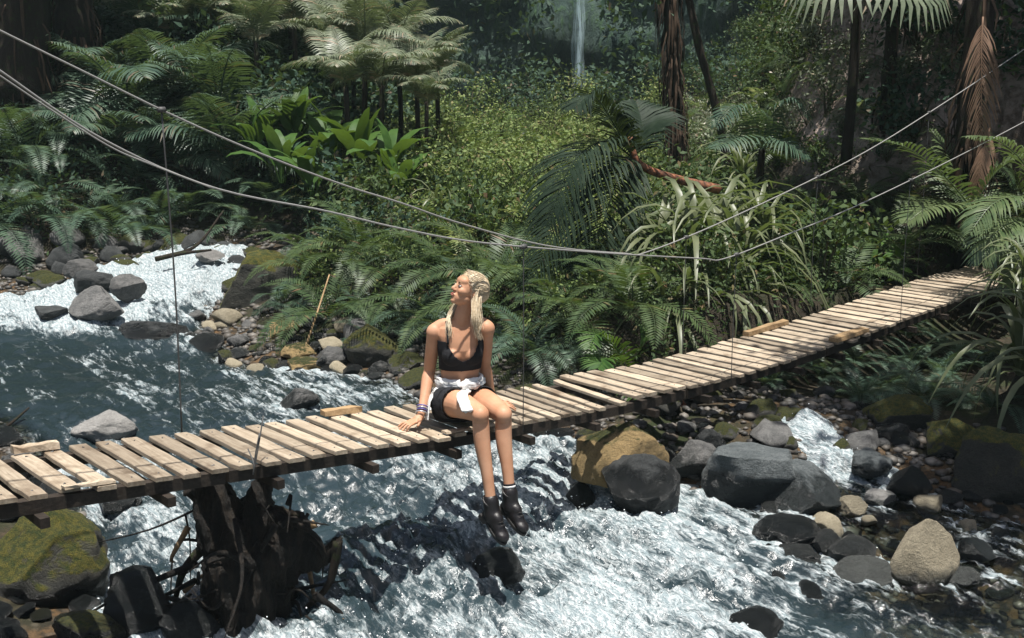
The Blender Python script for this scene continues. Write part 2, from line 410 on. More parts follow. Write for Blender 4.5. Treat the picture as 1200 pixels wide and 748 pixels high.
# ================================================================== rocks
M_GREY = rock_mat('grey_rock', (.115, .115, .11), (.20, .195, .185), (.05, .05, .048), wetz=-.66)
M_BLUE = rock_mat('slate_rock', (.075, .088, .09), (.14, .155, .155), (.03, .036, .038), wetz=-.66)
M_DARK = rock_mat('dark_wet_rock', (.030, .034, .034), (.07, .075, .074), (.012, .014, .014), wetz=-.55)
M_TAN = rock_mat('tan_rock', (.46, .40, .28), (.36, .31, .21), (.22, .19, .13), wetz=-.93)
M_OCHRE = rock_mat('ochre_rock', (.36, .25, .11), (.27, .19, .08), (.14, .11, .055), moss=.05, wetz=-.86)
M_PALE = rock_mat('pale_rock', (.40, .385, .36), (.30, .29, .27), (.2, .19, .18), wetz=-.80)
M_MOSS = rock_mat('mossy_rock', (.05, .05, .04), (.08, .075, .06), (.03, .03, .025), moss=.55, wetz=-.86, mossc=((.045, .070, .010), (.19, .165, .02)))
M_MOSSY = rock_mat('half_mossy_rock', (.075, .075, .065), (.12, .115, .10), (.04, .04, .035), moss=.33)
def rock_mesh(name, seed, mat, sub=5, rough=.22, cuts=5, flat=0.0, fine=.07, planes=(), taper=0.0):
    bm = bmesh.new(); bmesh.ops.create_icosphere(bm, subdivisions=sub, radius=1.0)
    V = np.array([v.co[:] for v in bm.verts]); rs = np.random.default_rng(seed)
    V = V * (1 + 1.35 * rough * fbm(V * 1.1 + seed * 3.7, 3, seed)[:, None])
    for _ in range(cuts):                                   # broken faces
        n = rs.normal(size=3); n /= np.linalg.norm(n); d = rs.uniform(.50, .82)
        e = V @ n - d; V = V - np.where(e > 0, e * .97, 0)[:, None] * n
    for n, d in planes:
        n = np.array(n, float); n /= np.linalg.norm(n); e = V @ n - d; V = V - np.where(e > 0, e * .96, 0)[:, None] * n
    if taper: V[:, :2] *= (1 - taper * np.clip((V[:, 2:] + 1) / 2, 0, 1) ** 1.2); V[:, 0] += .25 * taper * (V[:, 2] + 1)
    V = V * (1 + fine * (fbm(V * 3.5 + seed, 5, seed + 5, .6) + .5 * fbm(V * 2.2 - seed, 3, seed + 9, ridged=True))[:, None])
    for v, c_ in zip(bm.verts, V): v.co = c_
    for f in bm.faces: f.smooth = True
    me = bpy.data.meshes.new(name); bm.to_mesh(me); bm.free(); me.materials.append(mat); return me
ROCKS = []
def put_rock(px, py, wpx, hpx, mat, label, seed, depth=.9, zb=None, name='boulder', cat='rock', rz=0.0, Y=None, group=None, **kw):
    """rock whose outline is wpx x hpx in the photograph; (px, py) is the middle of its foot"""
    if zb == 'g': c0 = hit_ground(px, py, 5.0)
    elif Y is None:
        c0 = at_z(px, py, zb if zb is not None else -.85)
    else: c0 = at_y(px, py, Y)
    d = (c0 - CAM)[1]
    sx = wpx / F * d / 2; sz = hpx / F * d * .56; sy = sx * depth
    me = rock_mesh(name, seed, mat, **kw)
    o = obj(name, me, loc=(c0[0], c0[1] + sy * .75, c0[2] + sz * .62), rot=(0, 0, rz), scale=(sx * 1.10, sy, sz * 1.14))
    ROCKS.append((c0[0], c0[1] + sy * .75, (sx + sy) * .5)); return tag(o, label, cat, group)
put_rock(730, 576, 112, 78, M_OCHRE, 'rounded ochre boulder tucked under the bridge beside the sitter', 3, .75, Y=7.56, rough=.2, cuts=4, rz=.3)
put_rock(750, 604, 98, 70, M_DARK, 'dark wet rounded boulder in front of the ochre one', 8, .9, -.84, cuts=2, rough=.15)
put_rock(892, 590, 118, 82, M_BLUE, 'large flat-topped blue grey boulder between the two channels', 5, .75, -.8, cuts=5, rough=.16, planes=(((.05, -.1, 1), .52), ((-.1, -1, .2), .6), ((1, -.2, .3), .72)))
put_rock(948, 604, 92, 66, M_BLUE, 'slanting slate boulder with one pale face leaning on flat-topped boulder', 14, .8, -.86, cuts=4, rough=.2, planes=(((.62, -.35, .70), .42), ((-.75, -.6, .3), .5)))
put_rock(815, 562, 62, 46, M_GREY, 'cracked grey slab wedged behind the dark wet boulder', 21, .9, -.78, cuts=8)
put_rock(835, 540, 40, 34, M_DARK, 'small dark stone wedged beside the flat-topped boulder', 22, .9, -.7)
put_rock(1085, 686, 100, 76, M_TAN, 'pointed tan boulder standing in the shallows', 33, .75, -.96, rough=.10, cuts=2, fine=.03, taper=.42)
put_rock(1020, 690, 76, 28, M_PALE, 'low pale stone lying in front of the pointed tan boulder', 34, .9, -.97, rough=.12, cuts=3)
put_rock(1003, 664, 54, 34, M_GREY, 'smooth purplish grey stone beside the low pale stone', 35, .9, -.95, cuts=2, rough=.1, fine=.03)
put_rock(970, 650, 40, 26, M_GREY, 'small grey stone touching the smooth purplish one', 36, .9, -.95, cuts=3)
put_rock(927, 642, 72, 32, M_DARK, 'dark wet stone at the edge of the white water', 37, .9, -.94, cuts=3)
put_rock(942, 664, 58, 22, M_GREY, 'flat grey stone half sunk in the shallows', 38, .9, -.96, cuts=3)
put_rock(1132, 688, 40, 22, M_PALE, 'small pale stone at the foot of the pointed tan boulder', 39, .9, -.97)
put_rock(1150, 664, 44, 30, M_BLUE, 'small blue grey stone behind the pointed tan boulder', 40, .9, -.94)
put_rock(1034, 600, 42, 22, M_PALE, 'pale wet stone below the side channel', 41, .9, -.88)
put_rock(1000, 604, 34, 20, M_TAN, 'tan cobble below the side channel', 42, .9, -.88)
put_rock(1022, 556, 50, 26, M_BLUE, 'bluish wet rock splitting the side channel', 43, .9, -.72, cuts=3)
put_rock(1068, 580, 56, 30, M_DARK, 'dark green wet rock beside the side channel', 44, .9, -.8)
put_rock(1182, 600, 110, 92, M_MOSS, 'moss covered boulder on the right bank', 51, .8, 'g', cuts=3, rough=.2)
put_rock(1120, 540, 90, 42, M_MOSS, 'low mossy rock in the shade under the bridge', 52, .8, 'g')
put_rock(1060, 505, 80, 40, M_MOSS, 'mossy rock far under the bridge', 53, .8, 'g')
put_rock(45, 720, 150, 118, M_MOSS, 'big boulder furred with golden green moss under the bridge end', 61, .8, -1.0, cuts=2, rough=.2)
put_rock(95, 770, 80, 50, M_MOSS, 'small rock capped with green moss below the furred boulder', 62, .8, -1.02, cuts=2)
put_rock(160, 748, 100, 72, M_DARK, 'broad dark rock added as shade between the furred boulder and the stump', 67, .8, Y=5.8, cuts=5, rough=.3)  # dark rock added to fill in the shade below the deck
put_rock(222, 760, 66, 58, M_DARK, 'dark wet rock in white water beside the stump', 63, .9, -1.02, cuts=3)
put_rock(890, 756, 62, 36, M_DARK, 'dark rock breaking the rapids', 64, .9, -1.04, cuts=3)
put_rock(678, 600, 40, 36, M_DARK, 'dark rock with water pouring over it beside the boots', 65, .9, -.92)
put_rock(586, 690, 66, 44, M_DARK, 'dark rock in the rapids below the boots', 66, .9, -1.02)
put_rock(118, 516, 72, 32, M_PALE, 'pale flat boulder in the pool behind the bridge', 71, .8, -.76, cuts=4, rough=.14)
put_rock(345, 481, 48, 24, M_GREY, 'grey stone awash in the pool behind the bridge', 72, .9, -.77, cuts=5)
put_rock(108, 372, 68, 36, M_GREY, 'dark grey block in the middle of the cascade', 73, .8, -.55, cuts=7)
put_rock(106, 341, 56, 24, M_DARK, 'dark boulder behind the grey block in the cascade', 74, .8, -.38)
put_rock(92, 326, 42, 22, M_GREY, 'grey boulder on the stony bank above the cascade', 75, .8, -.28)
put_rock(148, 346, 34, 26, M_GREY, 'upright grey stone at the lip of the cascade', 76, .8, -.38)
put_rock(55, 374, 40, 14, M_DARK, 'small dark rock awash in the cascade', 77, .9, -.55)
put_rock(175, 404, 84, 28, M_DARK, 'low dark slab at the foot of the cascade', 78, .8, -.73)
put_rock(245, 306, 32, 12, M_PALE, 'pale flat stone at the top of the cascade', 79, .8, -.14)
put_rock(435, 428, 66, 48, M_MOSS, 'rounded boulder with bright green moss on the stony shore', 81, .8, -.70, cuts=2)
put_rock(349, 424, 38, 20, M_OCHRE, 'ochre cobble on the stony shore below the ferns', 82, .9, -.73, cuts=2)
put_rock(352, 436, 50, 14, M_OCHRE, 'flat ochre stone at the waterline of the stony shore', 83, .9, -.76, cuts=2)
put_rock(384, 432, 42, 22, M_GREY, 'grey cobble on the stony shore beside the ochre stones', 84, .9, -.74, cuts=2)
put_rock(330, 396, 46, 20, M_OCHRE, 'yellow ochre rock at the back of the stony shore', 85, .9, -.62, cuts=4)
put_rock(300, 372, 110, 70, M_MOSS, 'dark overhanging rock mass under the ferns beside the cascade', 86, .7, -.60, cuts=4, rough=.3)
put_rock(475, 440, 46, 26, M_MOSSY, 'mossy stone beside the brightest mossy boulder', 87, .9, -.74)
put_rock(20, 552, 46, 24, M_GREY, 'grey stone on the left shore of the pool', 88, .9, -.72)
put_rock(130, 600, 60, 30, M_GREY, 'grey stone in the shallows behind the mossy boulder', 89, .9, -.86)
put_rock(1095, 600, 40, 20, M_TAN, 'brownish cobble in the shallow side channel', 90, .9, -.87)
# countable stones along the shores
stone_me = {}
for nm, m_ in (('grey', M_GREY), ('dark', M_DARK), ('mossy', M_MOSSY), ('brown', M_TAN)):
    stone_me[nm] = [rock_mesh('stone', 200 + 7 * k + len(nm), m_, sub=3, rough=.2, cuts=4) for k in range(4)]
def stones(n, box, zoff, sizes, kinds, where, group, seed, smin=-.25, smax=1.1):
    rs = np.random.default_rng(seed); k = 0; tries = 0
    while k < n and tries < n * 40:
        tries += 1
        px, py = rs.uniform(box[0], box[2]), rs.uniform(box[1], box[3])
        q = hit_ground(px, py)
        if q is None: continue
        s = float(sfast(q[0], q[1]))
        if s < smin or s > smax: continue
        wz = waterz(q[:1], q[1:2])[0]; z = max(q[2], wz - .04)
        kd = kinds[rs.integers(len(kinds))]; r_ = rs.uniform(*sizes) * (1 if rs.random() < .8 else 1.5)
        o = obj('stone', stone_me[kd][rs.integers(4)], loc=(q[0], q[1], z + r_ * .18), rot=(rs.uniform(-.3, .3), rs.uniform(-.3, .3), rs.uniform(0, 6.28)),
                scale=(r_, r_ * rs.uniform(.7, 1.0), r_ * rs.uniform(.45, .75)))
        look = {'grey': 'rounded grey', 'dark': 'dark wet', 'mossy': 'moss-flecked', 'brown': 'tan brown'}[kd]
        tag(o, f'{look} stone {where}', 'stone', f'{look} stones {where}'); k += 1
        if r_ > .05: ROCKS.append((q[0], q[1], r_ * .9))
stones(70, (180, 378, 500, 450), 0, (.05, .15), ['grey', 'dark', 'grey', 'mossy', 'brown'], 'on the stony shore below the ferns', '', 1)
stones(55, (0, 285, 300, 345), 0, (.08, .24), ['grey', 'dark', 'mossy', 'mossy'], 'on the bank above the cascade', '', 2, smax=2.2)
stones(40, (780, 440, 1120, 545), 0, (.05, .14), ['dark', 'mossy', 'grey'], 'in the shade under the bridge', '', 3)
stones(44, (870, 585, 1200, 748), 0, (.03, .10), ['grey', 'brown', 'dark'], 'scattered in the shallows', '', 4, smin=-2.5, smax=.3)
stones(14, (0, 500, 200, 620), 0, (.06, .13), ['grey', 'dark'], 'on the left edge of the pool', '', 5)
stones(22, (-40, 680, 150, 760), 0, (.05, .12), ['dark', 'mossy', 'dark'], 'at the foot of the furred boulder', '', 7, smin=-.6)
stones(20, (590, 450, 700, 520), 0, (.05, .13), ['dark', 'mossy'], 'on the dark shore behind the sitter', '', 6)
oct_v = np.array([(1, 0, 0), (-1, 0, 0), (0, 1, 0), (0, -1, 0), (0, 0, 1), (0, 0, -1)], float)
oct_f = [(0, 2, 4), (2, 1, 4), (1, 3, 4), (3, 0, 4), (2, 0, 5), (1, 2, 5), (3, 1, 5), (0, 3, 5)]
# gravel too small to count
cand = []
gxs = RNG.uniform(-9, 5, 90000); gys = RNG.uniform(5, 18, 90000)
s_ = sfast(gxs, gys); ok = (s_ > -.5) & (s_ < .95) & ~((gxs < -1.5) & (gys < 7.2)) | ((gxs > .8) & (s_ < .95) & (s_ > -2.5) & (gys < 8.5)); gxs, gys = gxs[ok][:11000], gys[ok][:11000]
rr = np.abs(RNG.normal(0, 1, len(gxs))) * .022 + .012; gzz = gfast(gxs, gys)
_bm = bmesh.new(); bmesh.ops.create_icosphere(_bm, subdivisions=1, radius=1.0); ico_v = np.array([v.co[:] for v in _bm.verts]); ico_f = np.array([[v.index for v in f.verts] for f in _bm.faces]); _bm.free()
asp = RNG.uniform(.7, 1.35, (len(rr), 1, 3)) * np.array([1, 1, .6])
vv = (np.stack([gxs, gys, gzz + rr * .2], 1)[:, None, :] + ico_v[None] * (rr[:, None, None] * asp * RNG.uniform(.88, 1.12, (len(rr), 12, 1)))).reshape(-1, 3)
ff = (ico_f[None] + 12 * np.arange(len(rr))[:, None, None]).reshape(-1, 3)
b = NB('gravel'); g_ = b.node('ShaderNodeNewGeometry'); cc = b.ramp(g_.outputs['Random Per Island'], [(0, (.03, .028, .025)), (.4, (.085, .08, .07)), (.7, (.06, .048, .036)), (1, (.16, .145, .125))])
tag(obj('gravel', mesh_quads('gravel', vv, ff, b.done(b.pbr(cc, .6)), True)), 'small gravel along the stream banks', 'gravel', kind='stuff')

# ------------------------------------------------------------------ the stream
wx = axis([(-13, -8, .12), (-8, -4, .06), (-4, 4.5, .028), (4.5, 6, .1)]); wy = axis([(3.6, 5.2, .06), (5.2, 9.5, .028), (9.5, 15, .055), (15, 22, .12)])
WX, WY = np.meshgrid(wx, wy); X = WX.ravel(); Y = WY.ravel()
sd = sdist(X, Y); Z = waterz(X, Y)
TURB = [(200, 340, 1.0), (60, 368, .8), (240, 320, .7), (150, 400, .45), (100, 440, .22), (300, 470, .25), (420, 480, .28), (250, 560, .4), (450, 560, .6), (380, 640, .8), (600, 580, .9), (520, 660, 1.0), (700, 640, .9),
        (640, 720, .9), (820, 640, .7), (950, 680, .4), (1050, 620, .28), (1150, 680, .3), (900, 600, .35), (985, 545, .7), (250, 720, .6), (900, 735, .5), (880, 480, .4), (450, 730, .8)]
FOAM = [(200, 345, .88), (230, 320, .72), (60, 372, .90), (120, 388, .95), (20, 385, .9), (60, 415, .22), (180, 412, .35), (100, 450, .30), (200, 440, .28), (300, 470, .38), (420, 485, .44), (250, 500, .42), (60, 480, .32), (250, 560, .44), (360, 580, .46),
        (450, 560, .46), (420, 640, .40), (480, 620, .58), (540, 650, .52), (640, 570, .66), (590, 655, .42), (600, 600, .70), (680, 620, .72), (720, 680, .96), (620, 700, .90), (800, 650, .86), (560, 740, .82), (700, 740, .85), (860, 620, .66),
        (880, 680, .54), (930, 640, .34), (1000, 620, .22), (1060, 600, .26), (1100, 690, .26), (960, 720, .45), (1080, 738, .48), (1180, 660, .28), (985, 545, .60), (250, 720, .72), (400, 720, .62), (330, 690, .5), (885, 480, .30)]
A = idw(X, Y, TURB); FO = idw(X, Y, FOAM, 1.8)
for rx_, ry_, rr_ in ROCKS:                                  # foam collars, thicker where the current hits the stone
    dx_, dy_ = X - rx_, Y - ry_; dd_ = np.hypot(dx_, dy_); upst = (dx_ * -.62 + dy_ * .78) / (dd_ + 1e-6)
    FO = FO + (.10 + .16 * A) * (1 + .5 * upst) * np.exp(-((dd_ - rr_) / (.05 + .10 * rr_)) ** 2)
fd = np.array([.62, -.78]); fu = X * fd[0] + Y * fd[1]; fv = -X * fd[1] + Y * fd[0]
big = fbm(xyz(fu * .9, fv * 1.5, 0), 3, 31); rid = fbm(xyz(fu * 2.2, fv * 3.4, 1), 4, 33, ridged=True); fine = fbm(xyz(fu * 8, fv * 11, 2), 3, 35, ridged=True)
vfine = fbm(xyz(fu * 22, fv * 26, 3), 2, 37)
disp = A * (.17 * big + .16 * rid + .055 * fine) + (.010 + .012 * A) * vfine + .012 * fine
disp = disp * sstep(.25, -.25, sd) 
Zw = Z + disp - .02
keep = ground(X, Y) < Zw + .12
low = fbm(xyz(fu * .55, fv * 1.6, 7), 3, 51)
curv = .42 * rid + .20 * fine + .40 * big + .75 * low + .06 * vfine
foam = np.clip(FO + .34 * curv, 0, 1.2)
depth = np.clip((Zw - ground(X, Y)) / .3, 0, 1) * (1 - .92 * np.exp(-((X - 2.9) / 1.4) ** 4 - ((Y - 7.0) / 1.7) ** 4))
b = NB('stream_water'); p = b.pos()
mp = b.mapping(p, (1, 1, 1), (0, 0, math.atan2(.78, .62)))
st = b.mapping(mp, (.30, 1.25, 1.0))
s1 = b.noise(st, 13, 5, .62, .5); s2 = b.noise(st, 42, 3, .65, .3); s3 = b.noise(st, 4.5, 4, .6, .6)
fm = b.attr('foam'); tb = b.attr('turb'); dp = b.attr('depth')
sp = b.math('ADD', b.math('MULTIPLY', b.math('SUBTRACT', s1, .5), 1.35), b.math('MULTIPLY', b.math('SUBTRACT', s2, .5), .42))
sp = b.math('ADD', sp, b.math('MULTIPLY', b.math('SUBTRACT', s3, .5), 1.3))
fk = b.maprange(b.math('ADD', fm, sp), .48, .96)
hgt = b.math('ADD', b.math('MULTIPLY', s1, .6), b.math('MULTIPLY', s2, .3))
nrm = b.bump(hgt, .5, .035)
foamsh = b.pbr(b.mix(b.maprange(s2, .4, .65), (.24, .295, .31), (.50, .535, .54)), .75, b.bump(b.math('ADD', s2, s1), .8, .045), .15)
turbid = b.pbr(b.mix(tb, (.008, .014, .016), (.026, .044, .052)), .22, nrm, .5)
tr = b.node('ShaderNodeBsdfTransparent'); tr.inputs[0].default_value = (.60, .66, .60, 1)
gl = b.node('ShaderNodeBsdfGlossy'); gl.inputs['Roughness'].default_value = .07; b.link(nrm, gl.inputs['Normal'])
fr = b.node('ShaderNodeFresnel'); fr.inputs[0].default_value = 1.33; b.link(nrm, fr.inputs['Normal'])
m1 = b.node('ShaderNodeMixShader'); b.link(b.math('MINIMUM', b.math('MULTIPLY', fr.outputs[0], 1.0), .9), m1.inputs[0]); b.link(tr.outputs[0], m1.inputs[1]); b.link(gl.outputs[0], m1.inputs[2])
m2 = b.node('ShaderNodeMixShader'); b.link(b.maprange(b.math('ADD', dp, b.math('MULTIPLY', tb, .6)), .25, .8, .0, .93), m2.inputs[0]); b.link(m1.outputs[0], m2.inputs[1]); b.link(turbid, m2.inputs[2])
m3 = b.node('ShaderNodeMixShader'); b.link(fk, m3.inputs[0]); b.link(m2.outputs[0], m3.inputs[1]); b.link(foamsh, m3.inputs[2])
WATER = b.done(m3.outputs[0])
Q = grid_faces(len(wx), len(wy)); Q = Q[keep[Q].any(1)]
used = np.zeros(len(X), bool); used[Q.ravel()] = True; idx = np.cumsum(used) - 1
me = mesh_quads('stream_water', np.stack([X, Y, Zw], 1)[used], idx[Q], WATER, True)
for nm, arr in (('foam', foam), ('turb', A), ('depth', depth)):
    at = me.attributes.new(nm, 'FLOAT', 'POINT'); at.data.foreach_set('value', arr[used].astype(np.float32))
tag(obj('stream', me), kind='structure')

# spray thrown up by the rapids
prob = np.clip(A * FO - .30, 0, 1) * (sd < -.1); prob = prob / prob.sum()
ids = RNG.choice(len(X), 2200, p=prob)
pv = []; pf = []
hts = np.abs(RNG.normal(0, 1, len(ids))) * .055 * A[ids] + .004; rr = .0016 + np.abs(RNG.normal(0, 1, len(ids))) * .0022
jit = RNG.normal(0, .03, (len(ids), 2))
vv = (np.stack([X[ids] + jit[:, 0], Y[ids] + jit[:, 1], Zw[ids] + hts], 1)[:, None, :] + oct_v[None] * rr[:, None, None] * RNG.uniform(.7, 1.6, (len(ids), 1, 3))).reshape(-1, 3)
ff = (np.array(oct_f)[None] + 6 * np.arange(len(ids))[:, None, None]).reshape(-1, 3)
b = NB('spray_white'); SPRAY = b.done(b.pbr((.85, .89, .9), .35))
tag(obj('spray', mesh_quads('spray', vv, ff, SPRAY, True)), 'white drops thrown up by the rapids', 'spray', kind='stuff')

# ================================================================== the footbridge
PLANK = wood_mat('weathered_plank', (.29, .230, .165), (.43, .360, .270), (.17, .125, .085), axis=1)
BEAM = wood_mat('dark_beam', (.022, .017, .013), (.042, .032, .024), (.014, .011, .009), axis=0)
BARK = wood_mat('rough_lath', (.26, .17, .085), (.36, .25, .14), (.15, .09, .045), axis=0)
b = NB('steel_cable'); n_ = b.noise(b.mapping(b.coord('Object'), (90, 90, 90)), 3, 2); CABLE = b.done(b.pbr(b.mix(n_, (.22, .215, .20), (.40, .39, .37)), .5, spec=.5, Metallic=.35))
b = NB('dark_wire'); WIRE = b.done(b.pbr((.06, .06, .058), .6))
bridge = empty('footbridge', deck(0, BW / 2)); bridge.rotation_euler = (0, 0, 0)
tag(bridge, 'narrow wooden plank footbridge hung from steel cables across the stream', 'bridge')
BO = np.array(bridge.location[:])
rs = np.random.default_rng(5)
def place(o, c, rot): o.location = tuple(np.asarray(c) - BO); o.rotation_euler = rot; return o
tj = ((on_plane(740, 469, BP0, BN) - BP0) @ BU)             # joint between the two deck spans
t = T0; PB = []
while t < T1:
    if t < .75: wd = rs.uniform(.084, .108); gap = rs.uniform(.046, .060)
    elif t < tj: wd = rs.uniform(.056, .074); gap = rs.uniform(.044, .056)
    else: wd = rs.uniform(.070, .112); gap = rs.uniform(.044, .062)
    PB.append((t + wd / 2, wd)); t += wd + gap
def plank_mesh(wd, ln, th, seed):
    """board lying along local y with worn, uneven edges"""
    r_ = np.random.default_rng(seed); n = 9; V = []
    ys = np.linspace(-ln / 2, ln / 2, n)
    lo = -wd / 2 + r_.normal(0, .0022, n); hi = wd / 2 + r_.normal(0, .0022, n); wz = r_.normal(0, .0012, n)
    lo[0] += .004; hi[0] -= .004; lo[-1] += .004; hi[-1] -= .004
    c = .004
    for i in range(n):
        V += [(lo[i], ys[i], -th), (hi[i], ys[i], -th), (hi[i], ys[i], -c + wz[i]), (hi[i] - c, ys[i], wz[i]), (lo[i] + c, ys[i], wz[i]), (lo[i], ys[i], -c + wz[i])]
    Fc = []
    for i in range(n - 1):
        for k in range(6):
            k2 = (k + 1) % 6; Fc.append((i * 6 + k, i * 6 + k2, (i + 1) * 6 + k2, (i + 1) * 6 + k))
    Fc.append((5, 4, 3, 2, 1, 0)); Fc.append(tuple(range((n - 1) * 6, n * 6)))
    return mesh('plank', V, Fc, PLANK)
fan = 0.0
for i, (tc, wd) in enumerate(PB):
    if .06 < tj - tc < .2 : continue                          # open gap at the joint
    ln = BW + rs.normal(0, .012); th = .024
    yaw = TH + rs.normal(0, .008); v = BW / 2 + rs.normal(0, .010); dz = rs.normal(0, .0022)
    if 0 < tj - tc < 1.3: yaw -= .10 * (1.3 - (tj - tc))
    if tj < tc < tj + .9: dz += .035 * (1 - (tc - tj) / .9)
    slope = math.atan((deck_z(tc + .1) - deck_z(tc - .1)) / .2)
    if tc < 0 and abs(tc - (on_plane(70, 575, BP0, BN) - BP0) @ BU) < .07: ln -= .08
    o = obj('plank', plank_mesh(wd, ln, th, i), bridge)
    o.rotation_mode = 'XYZ'; c = deck(tc, v, dz)
    place(o, c, (Euler((rs.normal(0, .005), -slope + rs.normal(0, .006), yaw), 'XYZ')))
    if rs.random() < .75:                                     # nail heads near both ends
        for e in (-1, 1):
            mb = MB(); mb.tube([(rs.normal(0, .01), e * (ln / 2 - .07), -.004), (0, e * (ln / 2 - .07), .0028)], .0045, 6)
            nl = mb.build('nail', WIRE, o)
# stringers, joists
for v in (.05, BW - .05):
    ts = np.arange(T0, T1, 1.9)
    for a in ts:
        e = min(a + 1.88, T1); mb = MB()
        q = np.linspace(a, e, 8)
        top = [deck(x, v, -.028) for x in q]; hw = BN * .028; V = []; Fc = []
        for p_ in top: V += [p_ - hw - BO, p_ + hw - BO, p_ + hw - BO - [0, 0, .066], p_ - hw - BO - [0, 0, .066]]
        for i in range(7):
            for k in range(4):
                k2 = (k + 1) % 4; Fc.append((i * 4 + k, i * 4 + k2, i * 4 + 4 + k2, i * 4 + 4 + k))
        Fc += [(3, 2, 1, 0), (28, 29, 30, 31)]
        mb.add(V, Fc).build('stringer', BEAM, bridge)
for a in np.arange(T0 + .3, T1, .62):
    mb = MB(); c = deck(a, BW / 2, -.120) - BO; mb.box(c, BU * .022, BN * (BW / 2 + .06), np.array([0, 0, .025])); mb.build('joist', BEAM, bridge)
# laths and loose boards on the edges
def lath(name, pa, pb, v, wdt, ht, mat, lift=.004):
    ta, tb = ((on_plane(*q, BP0 + BN * v, BN) - BP0) @ BU for q in (pa, pb))
    q = np.linspace(ta, tb, 6); mb = MB()
    V = []; Fc = []
    for i, x in enumerate(q):
        p_ = deck(x, v, lift) - BO; j = rs.normal(0, .004, 2)
        V += [p_ - BN * (wdt / 2 + j[0]), p_ + BN * (wdt / 2 + j[1]), p_ + BN * wdt / 2.3 + [0, 0, ht + j[0]], p_ - BN * wdt / 2.3 + [0, 0, ht + j[1]]]
    for i in range(5):
        for k in range(4):
            k2 = (k + 1) % 4; Fc.append((i * 4 + k, i * 4 + k2, i * 4 + 4 + k2, i * 4 + 4 + k))
    Fc += [(3, 2, 1, 0), (20, 21, 22, 23)]
    return mb.add(V, Fc).build(name, mat, bridge)
lath('edge_board', (14, 526), (68, 520), BW - .03, .05, .035, PLANK)
lath('edge_board', (74, 574), (134, 566), .03, .05, .012, PLANK)
lath('edge_board', (378, 486), (422, 478), BW - .02, .06, .035, BARK)
lath('edge_board', (874, 387), (921, 371), BW - .03, .07, .04, BARK)
lath('edge_board', (976, 402), (1014, 386), .05, .09, .035, BARK)
lath('edge_board', (520, 509), (596, 497), .03, .05, .012, PLANK)
# cables and hangers
def cable(pts, v, rad, name, n=90, off=(0, 0, 0)):
    q = [on_plane(a, b_, BP0 + BN * v, BN) + np.array(off) for a, b_ in pts]
    q = spline(q, n); mb = MB(); mb.tube(q - BO, rad, 8); return mb.build(name, CABLE, bridge, True), q
CB = [(-150, -30), (-60, 40), (0, 83), (120, 163), (250, 220), (380, 247), (470, 268), (560, 284), (700, 296), (820, 303), (850, 303), (920, 276), (1000, 243), (1100, 195), (1200, 143), (1300, 88)]
CA = [(-150, -45), (-60, 5), (0, 36), (100, 85), (200, 134), (300, 178), (400, 216), (470, 238), (540, 262), (640, 288), (730, 297), (760, 295), (860, 254), (1000, 186), (1100, 125), (1200, 58), (1300, -12)]
_, qB = cable(CB, -.02, .0052, 'hand_cable'); _, qA = cable(CA, BW + .02, .0058, 'hand_cable')
cable([(-150, -28), (-60, 46), (0, 89), (120, 167), (180, 194), (250, 221)], -.03, .004, 'spare_cable', 40)
def cable_at(q, t_):
    tt = (q - BP0) @ BU; i = np.argsort(tt); return np.array([np.interp(t_, tt[i], q[i, k]) for k in range(3)])
def hanger(px, py, v, q, r_=.003, sway=0.0):
    t_ = (on_plane(px, py, BP0 + BN * v, BN) - BP0) @ BU
    top = cable_at(q, t_ + sway); bot = deck(t_, v, -.05)
    mid = (top + bot) / 2 + np.array([rs.normal(0, .008), rs.normal(0, .008), 0])
    mb = MB(); mb.tube(spline([top - BO, mid - BO, bot - BO], 10), r_, 6)
    mb.tube([top - BO - BU * .02, top - BO + BU * .02], .017, 8); mb.build('hanger', WIRE, bridge, True)
for px, py in ((613, 494), (857, 443), (1055, 377), (-60, 594)): hanger(px, py, -.02, qB)
for px, py in ((213, 507), (800, 410), (950, 363), (1075, 318)): hanger(px, py, BW + .02, qA, .003 if px != 213 else .005)
# slack tie of wire near the left span
p0 = deck((on_plane(296, 546, BP0, BN) - BP0) @ BU, 0.0, -.06); 
for k, (dx, dz) in enumerate(((.05, .22), (.10, .30), (.02, .12))):
    mb = MB(); mb.tube(spline([p0 - BO, p0 - BO + BU * dx * .4 + np.array([0, 0, dz * .5]), p0 - BO + BU * dx + BN * .04 * k + np.array([0, 0, dz])], 8), .004, 5); mb.build('tie_wire', WIRE, bridge, True)
# ================================================================== plants
L_FERN = leaf_mat('fern_leaf', (.020, .050, .020), (.070, .100, .036), (.13, .085, .045), trans=.24, rough=.47, spec=.38)
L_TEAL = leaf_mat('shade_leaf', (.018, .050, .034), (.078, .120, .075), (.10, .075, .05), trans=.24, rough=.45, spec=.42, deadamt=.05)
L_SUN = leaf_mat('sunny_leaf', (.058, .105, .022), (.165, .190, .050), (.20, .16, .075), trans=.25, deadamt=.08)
L_PALM = leaf_mat('palm_leaf', (.040, .080, .032), (.12, .150, .065), (.22, .17, .09), trans=.22, rough=.34, spec=.65)
L_PALE = leaf_mat('pale_palm_leaf', (.075, .105, .060), (.19, .21, .135), (.28, .21, .14), trans=.2, rough=.45)
L_BIG = leaf_mat('broad_leaf', (.018, .066, .014), (.062, .118, .022), (.16, .14, .03), rough=.5, spec=.3, trans=.3)
L_STRAP = leaf_mat('strap_leaf', (.040, .070, .030), (.145, .155, .08), (.26, .17, .085), deadamt=.15)
L_DARK = leaf_mat('dark_frond', (.006, .015, .009), (.020, .034, .018), (.04, .028, .016), trans=.08, rough=.6, spec=.15)
L_DEAD = leaf_mat('dead_frond', (.12, .065, .038), (.22, .135, .085), (.09, .05, .03), trans=.15, rough=.7)
